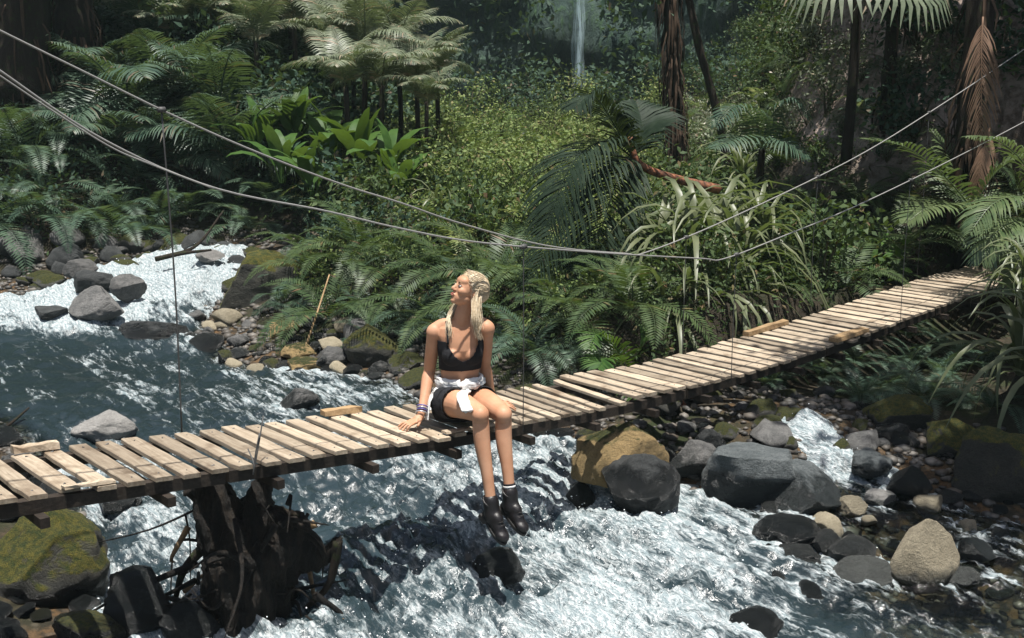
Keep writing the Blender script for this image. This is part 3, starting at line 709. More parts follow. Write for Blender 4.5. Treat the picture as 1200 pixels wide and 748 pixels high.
L_SHAG = leaf_mat('shaggy_fibre', (.035, .024, .017), (.075, .05, .034), (.02, .016, .012), trans=.0, rough=.9, spec=.1)
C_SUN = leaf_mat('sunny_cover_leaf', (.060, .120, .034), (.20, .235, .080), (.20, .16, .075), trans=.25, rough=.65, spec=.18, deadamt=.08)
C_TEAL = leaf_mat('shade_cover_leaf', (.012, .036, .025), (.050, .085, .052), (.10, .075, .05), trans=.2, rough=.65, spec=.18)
C_FERN = leaf_mat('mixed_cover_leaf', (.018, .045, .018), (.065, .095, .034), (.13, .085, .045), trans=.2, rough=.65, spec=.18)
b = NB('dark_bark'); co = b.coord('Object'); n1 = b.noise(b.mapping(co, (6, 6, 1.2)), 2.5, 6, .7); n2 = b.noise(co, 14, 4)
TBARK = b.done(b.pbr(b.mix(b.maprange(n2, .5, .72), b.mix(n1, (.012, .010, .008), (.042, .032, .024)), (.028, .038, .014)), .9, b.bump(n1, .9, .05), .2))
b = NB('red_bark'); co = b.coord('Object'); n1 = b.noise(b.mapping(co, (8, 8, 8)), 2.5, 5, .7)
RBARK = b.done(b.pbr(b.mix(b.maprange(n1, .35, .65), (.05, .025, .018), (.30, .12, .06)), .7, b.bump(n1, .7, .02), .3))
b = NB('green_stem'); STEM = b.done(b.pbr((.06, .055, .025), .7))

def frond_geo(path, npairs, plen, pw, fwd=.7, droop=.35, vee=.25, seed=0, prof=None, rach=.006, normal=None, seg=1, miss=0.0):
    """feather leaf along a 3-D path: rachis plus pairs of leaflets"""
    r_ = np.random.default_rng(seed); path = spline(path, 40) if len(path) < 30 else np.asarray(path)
    m = len(path); V = []; Fc = []
    tv, tf = tube(path[::3], list(np.linspace(rach, rach * .25, len(path[::3]))), 4); V += list(tv); Fc += tf
    for i in range(npairs):
        q = .06 + .93 * (i + .3) / npairs; k = q * (m - 1); j = min(int(k), m - 2); p = path[j] + (path[j + 1] - path[j]) * (k - j)
        t = path[min(j + 2, m - 1)] - path[max(j - 1, 0)]; t = t / (np.linalg.norm(t) + 1e-9)
        up = np.array(normal if normal is not None else (0, 0, 1.0)); side = np.cross(t, up); ns = np.linalg.norm(side)
        side = side / ns if ns > .15 else np.array([1.0, 0, 0]); up = np.cross(side, t)
        s_ = prof(q) if prof else math.sin(math.pi * min(1, .12 + .86 * q) ** .75) ** .8
        for sg in (-1, 1):
            if r_.random() < miss: continue
            L = plen * max(s_, .08) * r_.uniform(.88, 1.08); f_ = fwd * r_.uniform(.85, 1.15) + .25 * q
            d = sg * side + t * f_ + up * (vee + r_.normal(0, .05)); d /= np.linalg.norm(d)
            wv = t - d * (t @ d); wv /= np.linalg.norm(wv); w_ = pw * (.6 + .4 * s_) * r_.uniform(.85, 1.1)
            b0 = len(V); dn = np.array([0, 0, -1.0])
            if seg == 1:
                e = p + d * L + dn * droop * L * .5; mm = p + d * L * .45 + dn * droop * L * .12
                V += [p, mm - wv * w_ * .5, e, mm + wv * w_ * .5]; Fc.append((b0, b0 + 1, b0 + 2, b0 + 3))
            else:
                a1 = p + d * L * .35 + dn * droop * L * .06; a2 = p + d * L * .72 + dn * droop * L * .32; e = p + d * L * .98 + dn * droop * L * .75
                V += [p - wv * w_ * .2, p + wv * w_ * .2, a1 + wv * w_ * .5, a1 - wv * w_ * .5, a2 + wv * w_ * .4, a2 - wv * w_ * .4, e]
                Fc += [(b0, b0 + 1, b0 + 2, b0 + 3), (b0 + 3, b0 + 2, b0 + 4, b0 + 5), (b0 + 5, b0 + 4, b0 + 6)]
    return V, Fc
def frond_mesh(name, mat, L=1.0, a0=55, a1=-50, **kw):
    """unit feather leaf that leaves the origin along +y at a0 degrees and bends to a1"""
    n = 36; p = np.zeros(3); path = []
    for i in range(n):
        a = R(a0 + (a1 - a0) * (i / (n - 1)) ** .9); path.append(p.copy()); p = p + np.array([.02 * math.sin(i * .25), math.cos(a), math.sin(a)]) * L / (n - 1)
    V, Fc = frond_geo(path, **kw); return mesh(name, V, Fc, mat, True)
def strap_mesh(name, mat, L=1.0, w_=.035, a0=75, a1=-80, n=9, bend=.5, twist=.4):
    p = np.zeros(3); V = []; Fc = []
    for i in range(n):
        q = i / (n - 1); a = R(a0 + (a1 - a0) * sstep(bend - .5, bend + .5, np.array(q)))
        wd = w_ * (math.sin(math.pi * (.12 + .88 * q) ** .7) * .9 + .08) * .5; tw = twist * q
        V += [p + [wd * math.cos(tw), 0, wd * math.sin(tw) + wd * .4], p + [0, 0, 0], p + [-wd * math.cos(tw), 0, -wd * math.sin(tw) + wd * .4]]
        p = p + np.array([.03 * math.sin(3 * q), math.cos(a), math.sin(a)]) * L / (n - 1)
    for i in range(n - 1):
        for k in range(2): Fc.append((i * 3 + k, i * 3 + k + 1, i * 3 + k + 4, i * 3 + k + 3))
    return mesh(name, V, Fc, mat, True)
def paddle_mesh(name, mat, L=1.0, w_=.30, stalk=.35, a0=78, a1=-10, fold=.3):
    n = 13; p = np.zeros(3); V = []; Fc = []; pts = []
    for i in range(n):
        q = i / (n - 1); a = R(a0 + (a1 - a0) * q ** 1.4); pts.append((p.copy(), q)); p = p + np.array([0, math.cos(a), math.sin(a)]) * (L + stalk) / (n - 1)
    f0 = stalk / (L + stalk)
    for p, q in pts:
        qq = (q - f0) / (1 - f0); wd = w_ * .5 * (max(0.0, math.sin(math.pi * min(1, max(0, qq)) ** .8)) ** .7) + .010
        if qq >= 1: wd = .004
        rp = .012 * math.sin(q * 37)
        for c in (-1, -.5, 0, .5, 1): V.append(p + [c * wd, 0, abs(c) * wd * fold - c * c * wd * .25 + rp * abs(c)])
    for i in range(n - 1):
        for k in range(4): Fc.append((i * 5 + k, i * 5 + k + 1, i * 5 + k + 6, i * 5 + k + 5))
    return mesh(name, V, Fc, mat, True)
def leaf_cloud(C, size, seed, upness=.6, jitter=.35, aspect=.45):
    """one diamond leaf at every point of C"""
    r_ = np.random.default_rng(seed); n = len(C); C = np.asarray(C)
    nrm = r_.normal(0, 1, (n, 3)) * (1 - upness); nrm[:, 2] += upness; nrm /= np.linalg.norm(nrm, axis=1)[:, None]
    d = r_.normal(0, 1, (n, 3)); d[:, 2] -= .3; d -= nrm * (d * nrm).sum(1)[:, None]; d /= np.linalg.norm(d, axis=1)[:, None] + 1e-9
    sd_ = np.cross(nrm, d); s = (np.asarray(size) * r_.uniform(1 - jitter, 1 + jitter, n))[:, None]
    tip = C + d * s * .6 - nrm * s * .08; V = np.stack([C - d * s * .4, C + sd_ * s * aspect * .5 + nrm * s * .04, tip, C - sd_ * s * aspect * .5 + nrm * s * .04], 1).reshape(-1, 3)
    return V, np.arange(4 * n).reshape(-1, 4)
def shrub_spec(mat, seed, n=420, leaf=.085, aspect=.45, spread=(.55, .55, .45), stems=7):
    r_ = np.random.default_rng(seed); mb = MB(); pts = []
    for k in range(stems):
        az = r_.uniform(0, 6.28); rr = r_.uniform(.3, .95); top = np.array([math.cos(az) * rr * spread[0], math.sin(az) * rr * spread[1], spread[2] * r_.uniform(.6, 1.7)])
        mid = top * .5 + np.array([0, 0, .15]); q = spline([np.zeros(3), mid, top], 7); mb.tube(q, list(np.linspace(.016, .005, 7)), 5)
        c = r_.normal(0, 1, (n // stems, 3)) * np.array([.17, .17, .13]) + top - np.array([0, 0, .04]); pts.append(c)
        c = q[r_.integers(3, 7, n // stems // 3)] + r_.normal(0, .07, (n // stems // 3, 3)); pts.append(c)
    V, Q = leaf_cloud(np.vstack(pts), leaf, seed, .5, .4, aspect)
    st = mesh('stem', mb.V, mb.F, STEM, True); fo = mesh_quads('foliage', V, Q, mat, True)
    return [('stem', st, (0, 0, 0), (0, 0, 0), 1), ('foliage', fo, (0, 0, 0), (0, 0, 0), 1)]
def rosette(meshes, n, seed, name, tilt=(-.15, .35), sc=(.75, 1.1), base=.04):
    r_ = np.random.default_rng(seed); out = []
    for k in range(n):
        az = 6.283 * (k + r_.uniform(-.3, .3)) / n
        out.append((name, meshes[r_.integers(len(meshes))], (-math.sin(az) * base, math.cos(az) * base, r_.uniform(0, .05)), (r_.uniform(*tilt), r_.uniform(-.15, .15), az), r_.uniform(*sc)))
    return out
FK = dict(npairs=34, plen=.20, pw=.022, fwd=.35, droop=.25, vee=.1)
fernm = {m_.name: [frond_mesh('frond', m_, 1.0, a0, a1, seed=i, **FK) for i, (a0, a1) in enumerate(((66, -45), (52, -66), (76, -30), (42, -78), (60, -85)))] for m_ in (L_FERN, L_TEAL, L_SUN)}
palmm = {m_.name: [frond_mesh('frond', m_, 1.0, a0, a1, seed=i + 9, npairs=38, plen=.36, pw=.019, fwd=.55, droop=.55, vee=.15, seg=2, rach=.011) for i, (a0, a1) in enumerate(((70, -35), (55, -55), (80, 5)))] for m_ in (L_PALM, L_TEAL, L_PALE)}
strapm = [strap_mesh('leaf', L_STRAP, 1.0, .05, a0, a1, bend=bd, twist=tw) for a0, a1, bd, tw in ((78, -85, .5, .4), (65, -88, .4, -.5), (85, -60, .6, .3), (50, -80, .35, .2))]
padm = [paddle_mesh('leaf', L_BIG, 1.0, w_, stk, a0, a1) for w_, stk, a0, a1 in ((.30, .35, 80, -15), (.26, .45, 84, 10), (.34, .3, 70, -35), (.28, .3, 88, 45))]
SPEC = {}
for m_ in (L_FERN, L_TEAL, L_SUN):
    SPEC['fern', m_.name] = [rosette(fernm[m_.name], n, 40 + k, 'frond') for k, n in enumerate((9, 11, 8))]
for m_ in (L_PALM, L_TEAL, L_PALE):
    SPEC['palm', m_.name] = [rosette(palmm[m_.name], n, 50 + k, 'frond', (-.05, .3)) for k, n in enumerate((9, 11))]
SPEC['strap'] = [rosette(strapm, n, 60 + k, 'leaf', (-.1, .5), (.7, 1.15), .03) for k, n in enumerate((38, 32))]
SPEC['paddle'] = [rosette(padm, n, 70 + k, 'leaf', (-.15, .35), (.7, 1.1), .06) for k, n in enumerate((9, 11))]
for nm, m_, lf, asp in (('shrub', C_FERN, .085, .5), ('shrub_teal', C_TEAL, .10, .5), ('shrub_sun', C_SUN, .060, .5), ('shrub_broad', L_BIG, .17, .55), ('shrub_dry', L_PALE, .08, .4)):
    SPEC[nm] = [shrub_spec(m_, 80 + k, leaf=lf, aspect=asp, n=(560 if lf < .1 else 380) if lf < .15 else 130) for k in range(3)]
def plant(spec, name, loc, scale, label, cat, group=None, rz=None, tilt=(0, 0)):
    e = empty(name, loc); e.rotation_euler = (tilt[0], tilt[1], random.uniform(0, 6.28) if rz is None else rz); e.scale = (scale,) * 3
    for nm, me, l_, r_, s_ in spec: obj(nm, me, e, l_, r_, s_)
    return tag(e, label, cat, group)
USED = []
def scatter(key, name, cat, n, box, sc, look, where, seed, smin=.9, sink=.03, ymax=45, mind=.35, lean=0.0, smax=99):
    rs_ = np.random.default_rng(seed); k = 0; tr_ = 0
    while k < n and tr_ < n * 120:
        tr_ += 1; q = hit_ground(rs_.uniform(box[0], box[2]), rs_.uniform(box[1], box[3]), 7.0)
        if q is None or q[1] > ymax: continue
        s = float(sfast(q[0], q[1]))
        if s < smin or s > smax: continue
        v = (q - BP0) @ BN
        if -1.0 < v < 1.3 and (q - BP0) @ BU < T1 - .3 and q[1] < 13: continue
        if where == WALL and abs((q[0] - _cl[0]) / 1.8) < 1 and abs(q[1] - 14.9) < 2 and rs_.random() < .25: continue
        if any((q[0] - a) ** 2 + (q[1] - b_) ** 2 < (mind * .5) ** 2 * 4 for a, b_ in USED): continue
        USED.append((q[0], q[1])); sp_ = SPEC[key][rs_.integers(len(SPEC[key]))]
        plant(sp_, name, q - [0, 0, sink], rs_.uniform(*sc), f'{look} {where}', cat, f'{look}s {where}'.replace('  ', ' '), rs_.uniform(0, 6.28), (rs_.normal(0, .1) + lean, rs_.normal(0, .1)))
        k += 1
    return k
HILL = 'on the shaded hillside above the cascade'; EDGE = 'draping over the bank beside the stony shore'; MOUND = 'on the sunlit mound beyond the stream'
FARB = 'beside the far end of the bridge'; WALL = 'on the slope around the bare earth wall'; GORGE = 'in the gorge below the waterfall'
# fill in front of the pale palms and along the top
PALMF = 'at the feet of the sun-bleached palms'; TOPR = 'on the slope behind the fan palm'
scatter('shrub_teal', 'shrub', 'shrub', 18, (330, 90, 530, 190), (1.2, 1.9), 'dark leafy shrub', PALMF, 101, 1.2, mind=.45)
scatter(('fern', 'fern_leaf'), 'fern', 'fern', 14, (350, 110, 530, 200), (1.2, 1.8), 'green fern', PALMF, 102, 1.2, mind=.45)
scatter(('palm', 'shade_leaf'), 'palm', 'palm', 14, (110, 40, 330, 200), (1.5, 2.3), 'large blue green feather palm', HILL, 103, 1.2, mind=.8)
scatter('shrub_teal', 'shrub', 'shrub', 16, (1060, -60, 1260, 180), (.9, 1.6), 'dark leafy shrub', TOPR, 104, 1.0, mind=.6)
scatter(('palm', 'palm_leaf'), 'palm', 'palm', 6, (1060, 20, 1260, 220), (1.2, 1.8), 'green feather palm', TOPR, 105, 1.0, mind=.9)
scatter(('fern', 'fern_leaf'), 'fern', 'fern', 12, (880, 180, 1200, 300), (.8, 1.2), 'large green fern', FARB, 106, .8, mind=.45)
# bank edge: big ferns arching over the water
scatter(('fern', 'fern_leaf'), 'fern', 'fern', 34, (270, 300, 760, 400), (.75, 1.25), 'large arching fern', EDGE, 1, .95, mind=.42, lean=.12, smax=2.4)
scatter(('fern', 'shade_leaf'), 'fern', 'fern', 16, (270, 320, 700, 420), (.5, .9), 'dark drooping fern', EDGE, 2, .7, mind=.35, lean=.2, smax=1.8)
# mound
scatter('shrub_sun', 'shrub', 'shrub', 46, (420, 165, 740, 310), (.7, 1.35), 'yellow green small-leaved shrub', MOUND, 3, 1.8, mind=.55)
scatter(('fern', 'sunny_leaf'), 'fern', 'fern', 60, (300, 170, 780, 320), (.7, 1.2), 'sunlit yellow green fern', MOUND, 4, 1.6, mind=.5)
scatter('shrub', 'shrub', 'shrub', 36, (300, 150, 800, 330), (.7, 1.2), 'mid green leafy shrub', MOUND, 5, 1.6, mind=.42)
scatter(('fern', 'fern_leaf'), 'fern', 'fern', 44, (290, 150, 800, 310), (.8, 1.3), 'green fern', MOUND, 107, 1.6, mind=.38)
scatter('strap', 'strap_leaved_plant', 'plant', 9, (320, 180, 760, 300), (.6, .9), 'small strap-leaved clump', MOUND, 108, 1.6, mind=.4)
# hillside
scatter(('fern', 'shade_leaf'), 'fern', 'fern', 56, (-160, 110, 330, 285), (.9, 1.5), 'blue green fern', HILL, 6, .6, mind=.5)
scatter(('palm', 'shade_leaf'), 'palm', 'palm', 16, (60, 0, 420, 170), (1.2, 1.9), 'blue green stemless palm', HILL, 7, 1.0, mind=.9)
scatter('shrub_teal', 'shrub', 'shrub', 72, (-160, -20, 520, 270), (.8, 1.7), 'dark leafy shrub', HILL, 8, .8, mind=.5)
scatter('shrub', 'shrub', 'shrub', 24, (0, 60, 330, 285), (.8, 1.4), 'mid green leafy shrub', HILL, 28, .8, mind=.5)
scatter(('palm', 'pale_palm_leaf'), 'palm', 'palm', 9, (330, 0, 520, 110), (1.0, 1.6), 'greyish sun-bleached palm', HILL, 9, 1.5, mind=1.0)
scatter('strap', 'strap_leaved_plant', 'plant', 9, (0, 160, 260, 270), (.8, 1.3), 'grassy strap-leaved clump', HILL, 29, 1.2, mind=.7)
# right side
scatter('shrub', 'shrub', 'shrub', 26, (760, 200, 1200, 345), (.6, 1.1), 'mid green leafy shrub', FARB, 11, .9, mind=.5)
scatter('shrub_broad', 'shrub', 'shrub', 14, (900, 230, 1110, 345), (.7, 1.1), 'broad-leaved glossy shrub', FARB, 12, .9, mind=.5)
scatter('strap', 'strap_leaved_plant', 'plant', 9, (760, 230, 880, 330), (1.0, 1.5), 'tall plant with drooping strap leaves', FARB, 13, .8, mind=.45)
scatter(('fern', 'fern_leaf'), 'fern', 'fern', 16, (760, 240, 1200, 350), (.6, 1.0), 'green fern', FARB, 14, .8, mind=.4)
scatter('shrub_dry', 'shrub', 'shrub', 14, (770, 140, 1000, 230), (.6, 1.1), 'pale dry shrub', WALL, 15, 1.5, mind=.6)
scatter('shrub', 'shrub', 'shrub', 26, (820, 0, 1200, 210), (.6, 1.2), 'mid green leafy shrub', WALL, 16, 1.5, mind=.8)
scatter('shrub_teal', 'shrub', 'shrub', 24, (800, -20, 960, 130), (1.0, 1.8), 'dark leafy shrub', WALL, 17, 1.5, mind=.8)
scatter(('palm', 'palm_leaf'), 'palm', 'palm', 7, (860, 0, 1200, 200), (.9, 1.5), 'green stemless palm', WALL, 18, 1.5, mind=1.0)
scatter(('fern', 'sunny_leaf'), 'fern', 'fern', 14, (820, 120, 1100, 230), (.6, 1.0), 'yellowish fern', WALL, 19, 1.2, mind=.5)
ONW = 'rooted on the bare earth wall'
scatter('shrub_dry', 'shrub', 'shrub', 16, (910, 0, 1110, 200), (.45, .8), 'pale dry shrub', ONW, 111, 1.0, mind=.3)
scatter(('fern', 'fern_leaf'), 'fern', 'fern', 18, (900, 0, 1120, 210), (.5, .9), 'hanging green fern', ONW, 112, 1.0, mind=.3, lean=.3)
scatter(('palm', 'pale_palm_leaf'), 'palm', 'palm', 5, (930, 40, 1100, 200), (.7, 1.1), 'small greyish palm', ONW, 113, 1.0, mind=.4)
scatter('shrub', 'shrub', 'shrub', 12, (900, 0, 1120, 200), (.5, .9), 'mid green leafy shrub', ONW, 114, 1.0, mind=.3)
# gorge
scatter('shrub_teal', 'shrub', 'shrub', 30, (480, 90, 850, 150), (1.3, 2.6), 'dark shrub', GORGE, 20, 3, mind=1.2)
scatter('shrub_sun', 'shrub', 'shrub', 14, (500, 120, 840, 170), (1.0, 1.8), 'sunlit shrub', GORGE, 21, 3, mind=1.0)
scatter('shrub_teal', 'shrub', 'shrub', 26, (400, -60, 560, 120), (1.3, 2.4), 'dark shrub', 'on the gorge side above the mound', 22, 3, mind=1.2)

for i, (px, py, Y_, sc_) in enumerate(((838, 330, 11.6, 1.7), (800, 345, 11.2, 1.5), (866, 330, 11.4, 1.35), (770, 330, 11.5, 1.2), (890, 300, 12.2, 1.3), (820, 385, 10.6, 1.3), (855, 372, 10.9, 1.2), (782, 388, 10.4, 1.1))):
    q = at_y(px, py, Y_); q[2] = max(gz(q[0], q[1]), q[2] - .3) if i and i < 5 else q[2] - .1
    plant(SPEC['strap'][i % 2], 'strap_leaved_plant', q, sc_, ['tallest strap-leaved plant behind the bridge with long drooping leaves', 'strap-leaved plant between the tallest one and the dark palm', 'strap-leaved plant beside the lath on the deck edge', 'strap-leaved plant below the leaning reddish stem', 'strap-leaved plant beneath the bare earth wall', 'strap-leaved plant hanging toward the deck edge behind the joint', 'strap-leaved plant hanging toward the deck below the tallest one', 'strap-leaved plant beside the low green palm'][i], 'plant')
for i, (px, py, Y_, sc_) in enumerate(((405, 130, 17.2, 1.9), (448, 132, 17.6, 2.0), (488, 128, 18.2, 2.0), (512, 112, 18.8, 1.8), (428, 95, 18.8, 2.1), (466, 85, 19.4, 2.1), (388, 82, 19, 2.0), (500, 150, 17.2, 1.5), (345, 60, 19.5, 1.9), (410, 55, 20, 2.0), (300, 80, 18.5, 1.7), (250, 60, 19.5, 1.8), (200, 70, 19.2, 1.7), (150, 60, 19.8, 1.7), (270, 30, 20.5, 1.8), (340, 25, 20.8, 1.9))):
    top = at_y(px, py - 28, Y_); g_ = np.array([top[0], top[1], gz(top[0], top[1])]); h_ = max(top[2] - g_[2], .3)
    e = plant(SPEC['palm', 'pale_palm_leaf'][i % 2], 'palm', (top[0], top[1], g_[2] + h_), sc_ * .62, 'sun-bleached greyish palm in the stand across the hillside top', 'palm', 'sun-bleached palms across the hillside top')
    mb = MB(); mb.tube([(0, 0, -h_ / (sc_ * .62) - .3), (.02, .02, -.5 * h_ / (sc_ * .62)), (0, 0, .05)], .035, 8); mb.build('trunk', TBARK, e, True)
for i, (px, py, Y_, sc_) in enumerate(((300, 120, 16.6, .75), (345, 118, 16.8, .8), (385, 134, 16.4, .85), (420, 144, 16.0, .8), (455, 152, 15.8, .8), (330, 154, 15.6, .7), (365, 168, 15.2, .7), (470, 178, 15.2, .65))):
    top = at_y(px, py + 42, Y_); plant(SPEC['paddle'][i % 2], 'paddle_leaved_plant', (top[0], top[1], max(gz(top[0], top[1]), top[2] - .25)), sc_, 'bright green paddle-leaved plant in the clump below the pale palms', 'plant', 'paddle-leaved plants below the pale palms')
for i, (px, py) in enumerate(((930, 440), (965, 445), (1000, 430), (1040, 450), (1070, 430), (1105, 440), (1130, 470), (1010, 470), (1085, 465), (1150, 430), (900, 455), (1165, 480), (1120, 410), (1060, 400))):
    q = hit_ground(px, py, 7.5)
    if q is not None and sfast(q[0], q[1]) > .25: plant(SPEC['fern', 'shade_leaf'][i % 3], 'fern', q - [0, 0, .03], random.uniform(.45, .75), 'dark fern growing in the shade under the far span', 'fern', 'dark ferns in the shade under the far span')
# ------------------------------------------------------------------ hero fronds along measured paths
def hero_palm(name, label, base, fronds, mat, trunk=None, dy=0.0, npairs=34, plen=.5, pw=.045, tmat=None, **kw):
    """palm standing at base = (px, py, Y); each frond a list of (px, py, Y)"""
    at_y_ = lambda a, b_, c: at_y(a, b_, c + dy)
    B = at_y_(*base); e = empty(name, B)
    if trunk:
        tp = [at_y_(*q) for q in trunk[0]]; mb = MB(); mb.tube(spline(tp, 14) - B, list(np.linspace(trunk[1], trunk[2], 14)), 9); mb.build('trunk', tmat or TBARK, e, True)
    for i, f in enumerate(fronds):
        opts = dict(npairs=npairs, plen=plen, pw=pw, seg=2, rach=.010, seed=i + len(label)); opts.update(kw)
        if isinstance(f, tuple): f, ex = f; opts.update(ex)
        V, Fc = frond_geo([at_y_(*q) - B for q in f], **opts)
        obj('frond', mesh('frond', V, Fc, mat, True), e)
    return tag(e, label, 'palm')
hero_palm('palm', 'dark palm with ragged drooping fronds on a leaning reddish stem', (812, 216, 12.2),
          [[(742, 186, 12), (722, 150, 11.9), (695, 112, 11.8), (672, 128, 11.6)], [(742, 186, 12), (712, 165, 11.8), (675, 185, 11.5), (652, 232, 11.3), (640, 280, 11.2)],
           [(742, 186, 12), (722, 215, 11.7), (700, 285, 11.3), (672, 372, 11.0)], [(742, 186, 12), (700, 196, 11.6), (655, 260, 11.2), (612, 355, 10.9)], [(742, 186, 12), (752, 150, 12.1), (745, 118, 12.3)],
           [(742, 186, 12), (690, 180, 12.2), (640, 190, 12.3), (585, 225, 12.4)]],
          L_DARK, ([(842, 222, 12.4), (800, 212, 12.2), (762, 200, 12.05), (745, 186, 12), (738, 160, 12)], .055, .03), npairs=60, plen=.66, pw=.027, tmat=RBARK, droop=.55, fwd=.6, miss=.08)
hero_palm('palm', 'palm with one broad striped frond arching toward the earth wall', (1145, 300, 11.4),
          [[(1140, 245, 11.3), (1105, 205, 11.2), (1060, 172, 11.1), (1005, 162, 11.0)], [(1140, 250, 11.3), (1120, 240, 11.0), (1085, 245, 10.8), (1062, 262, 10.7)], [(1140, 245, 11.3), (1165, 205, 11.2), (1195, 185, 11.1), (1240, 180, 11)],
           [(1142, 250, 11.3), (1170, 262, 10.9), (1185, 285, 10.7), (1170, 305, 10.6)], [(1140, 245, 11.3), (1125, 200, 11.7), (1090, 150, 12)]],
          L_PALM, ([(1147, 330, 11.4), (1143, 285, 11.4), (1140, 245, 11.3)], .06, .04), plen=.56, pw=.034, droop=.35, fwd=.4, dy=1.3)
hero_palm('palm', 'small blue green palm with a broad comb-like frond beside the earth wall', (890, 200, 13.4),
          [[(893, 175, 13.4), (885, 142, 13.3), (862, 124, 13.2), (838, 150, 13.0)], [(893, 175, 13.4), (905, 135, 13.3), (930, 118, 13.2), (955, 150, 13.1)], [(893, 175, 13.4), (870, 160, 13.1), (835, 175, 12.8)], [(893, 175, 13.4), (915, 165, 13.1), (950, 185, 12.9)]],
          palmm['shade_leaf'][0].materials[0], ([(890, 215, 13.4), (893, 175, 13.4)], .05, .04), plen=.50, pw=.026, droop=.6, fwd=.3)
hero_palm('palm', 'palm whose fronds fan out over the far bridge end', (1195, 300, 12.2),
          [[(1200, 262, 12.1), (1180, 245, 12.0), (1155, 255, 11.8), (1140, 285, 11.7)], [(1200, 262, 12.1), (1175, 268, 11.8), (1150, 290, 11.6)], [(1200, 262, 12.1), (1230, 225, 12), (1270, 230, 11.9)], [(1200, 262, 12.1), (1190, 215, 12.1), (1170, 175, 12.2)]],
          L_PALM, ([(1200, 330, 12.2), (1200, 262, 12.1)], .06, .05), plen=.42, pw=.026, dy=1.0)
hero_palm('palm', 'palm with long pale fronds spilling over the edge of the far deck end', (1235, 330, 11.2),
          [[(1225, 262, 11.1), (1200, 232, 10.9), (1165, 238, 10.7), (1135, 275, 10.5)], [(1225, 262, 11.1), (1195, 258, 10.8), (1165, 275, 10.6), (1150, 310, 10.5)], [(1225, 262, 11.1), (1205, 200, 11.1), (1170, 165, 11.0), (1130, 160, 10.9)], [(1225, 262, 11.1), (1250, 210, 11), (1290, 200, 10.9)], [(1225, 262, 11.1), (1205, 300, 10.7), (1190, 345, 10.5)]],
          L_PALM, ([(1240, 360, 11.3), (1225, 262, 11.1)], .06, .05), plen=.46, pw=.03, droop=.5)
hero_palm('palm', 'low green palm beside the joint of the deck', (712, 436, 9.6),
          [[(735, 438, 9.8), (722, 408, 9.7), (700, 392, 9.6), (690, 410, 9.4)], [(735, 438, 9.8), (750, 410, 9.8), (762, 390, 9.8), (778, 385, 9.7)], [(735, 438, 9.8), (712, 420, 9.5), (700, 432, 9.3)], [(735, 438, 9.8), (775, 470, 9.5), (790, 500, 9.3)], [(735, 438, 9.8), (758, 470, 9.3), (762, 505, 9.2)]],
          L_BIG, None, npairs=24, plen=.34, pw=.024, droop=.25, fwd=.8)
# fan palm at the top of the earth wall
def fan_mesh(name, mat, n=26, r_=1.0, spread=1.35):
    V = []; Fc = []
    for k in range(n):
        a = (k / (n - 1) * 2 - 1) * spread * 1.1; L = r_ * (1 - .18 * (abs(a) / spread) ** 2)
        d = np.array([math.sin(a), math.cos(a), 0]); s_ = np.array([d[1], -d[0], 0]); b0 = len(V)
        zz = .03 * (k % 2)
        pts = [d * .04, d * L * .5 + [0, 0, .05 + zz], d * L * .8 + [0, 0, -.02], d * L + [0, 0, -.22]]
        ws = (.006, .042 * r_, .028 * r_, .002)
        for p_, w_ in zip(pts, ws): V += [p_ - s_ * w_, p_ + s_ * w_]
        Fc += [(b0 + 2 * i, b0 + 2 * i + 1, b0 + 2 * i + 3, b0 + 2 * i + 2) for i in range(3)]
    return mesh(name, V, Fc, mat, True)
fan = fan_mesh('fan_leaf', L_PALE)
B = at_y(1005, -38, 13.6); e = empty('fan_palm', B - [0, 0, 1.7]); tag(e, 'fan palm with pale pleated leaves above the earth wall', 'palm')
mb = MB(); mb.tube(spline([(0, 0, -.6), (.03, 0, .6), (0, 0, 1.75)], 10), list(np.linspace(.07, .05, 10)), 9); mb.build('trunk', TBARK, e, True)
for az, el, l_, s_ in ((2.6, -.2, .5, .95), (1.7, .1, .5, .9), (3.5, -.25, .55, .95), (.6, .5, .5, .8), (4.6, .1, .5, .85), (5.6, .4, .5, .8), (3.0, .7, .45, .8)):
    d = np.array([-math.sin(az) * math.cos(el), math.cos(az) * math.cos(el), math.sin(el)]); tipp = np.array([0, 0, 1.75]) + d * l_
    mb = MB(); mb.tube(spline([(0, 0, 1.7), np.array([0, 0, 1.72]) + d * l_ * .6 + [0, 0, .08], tipp], 6), .012, 5); s = mb.build('stalk', STEM, e, True)
    obj('fan_leaf', fan, e, tipp, (el - .35, 0, az), s_)
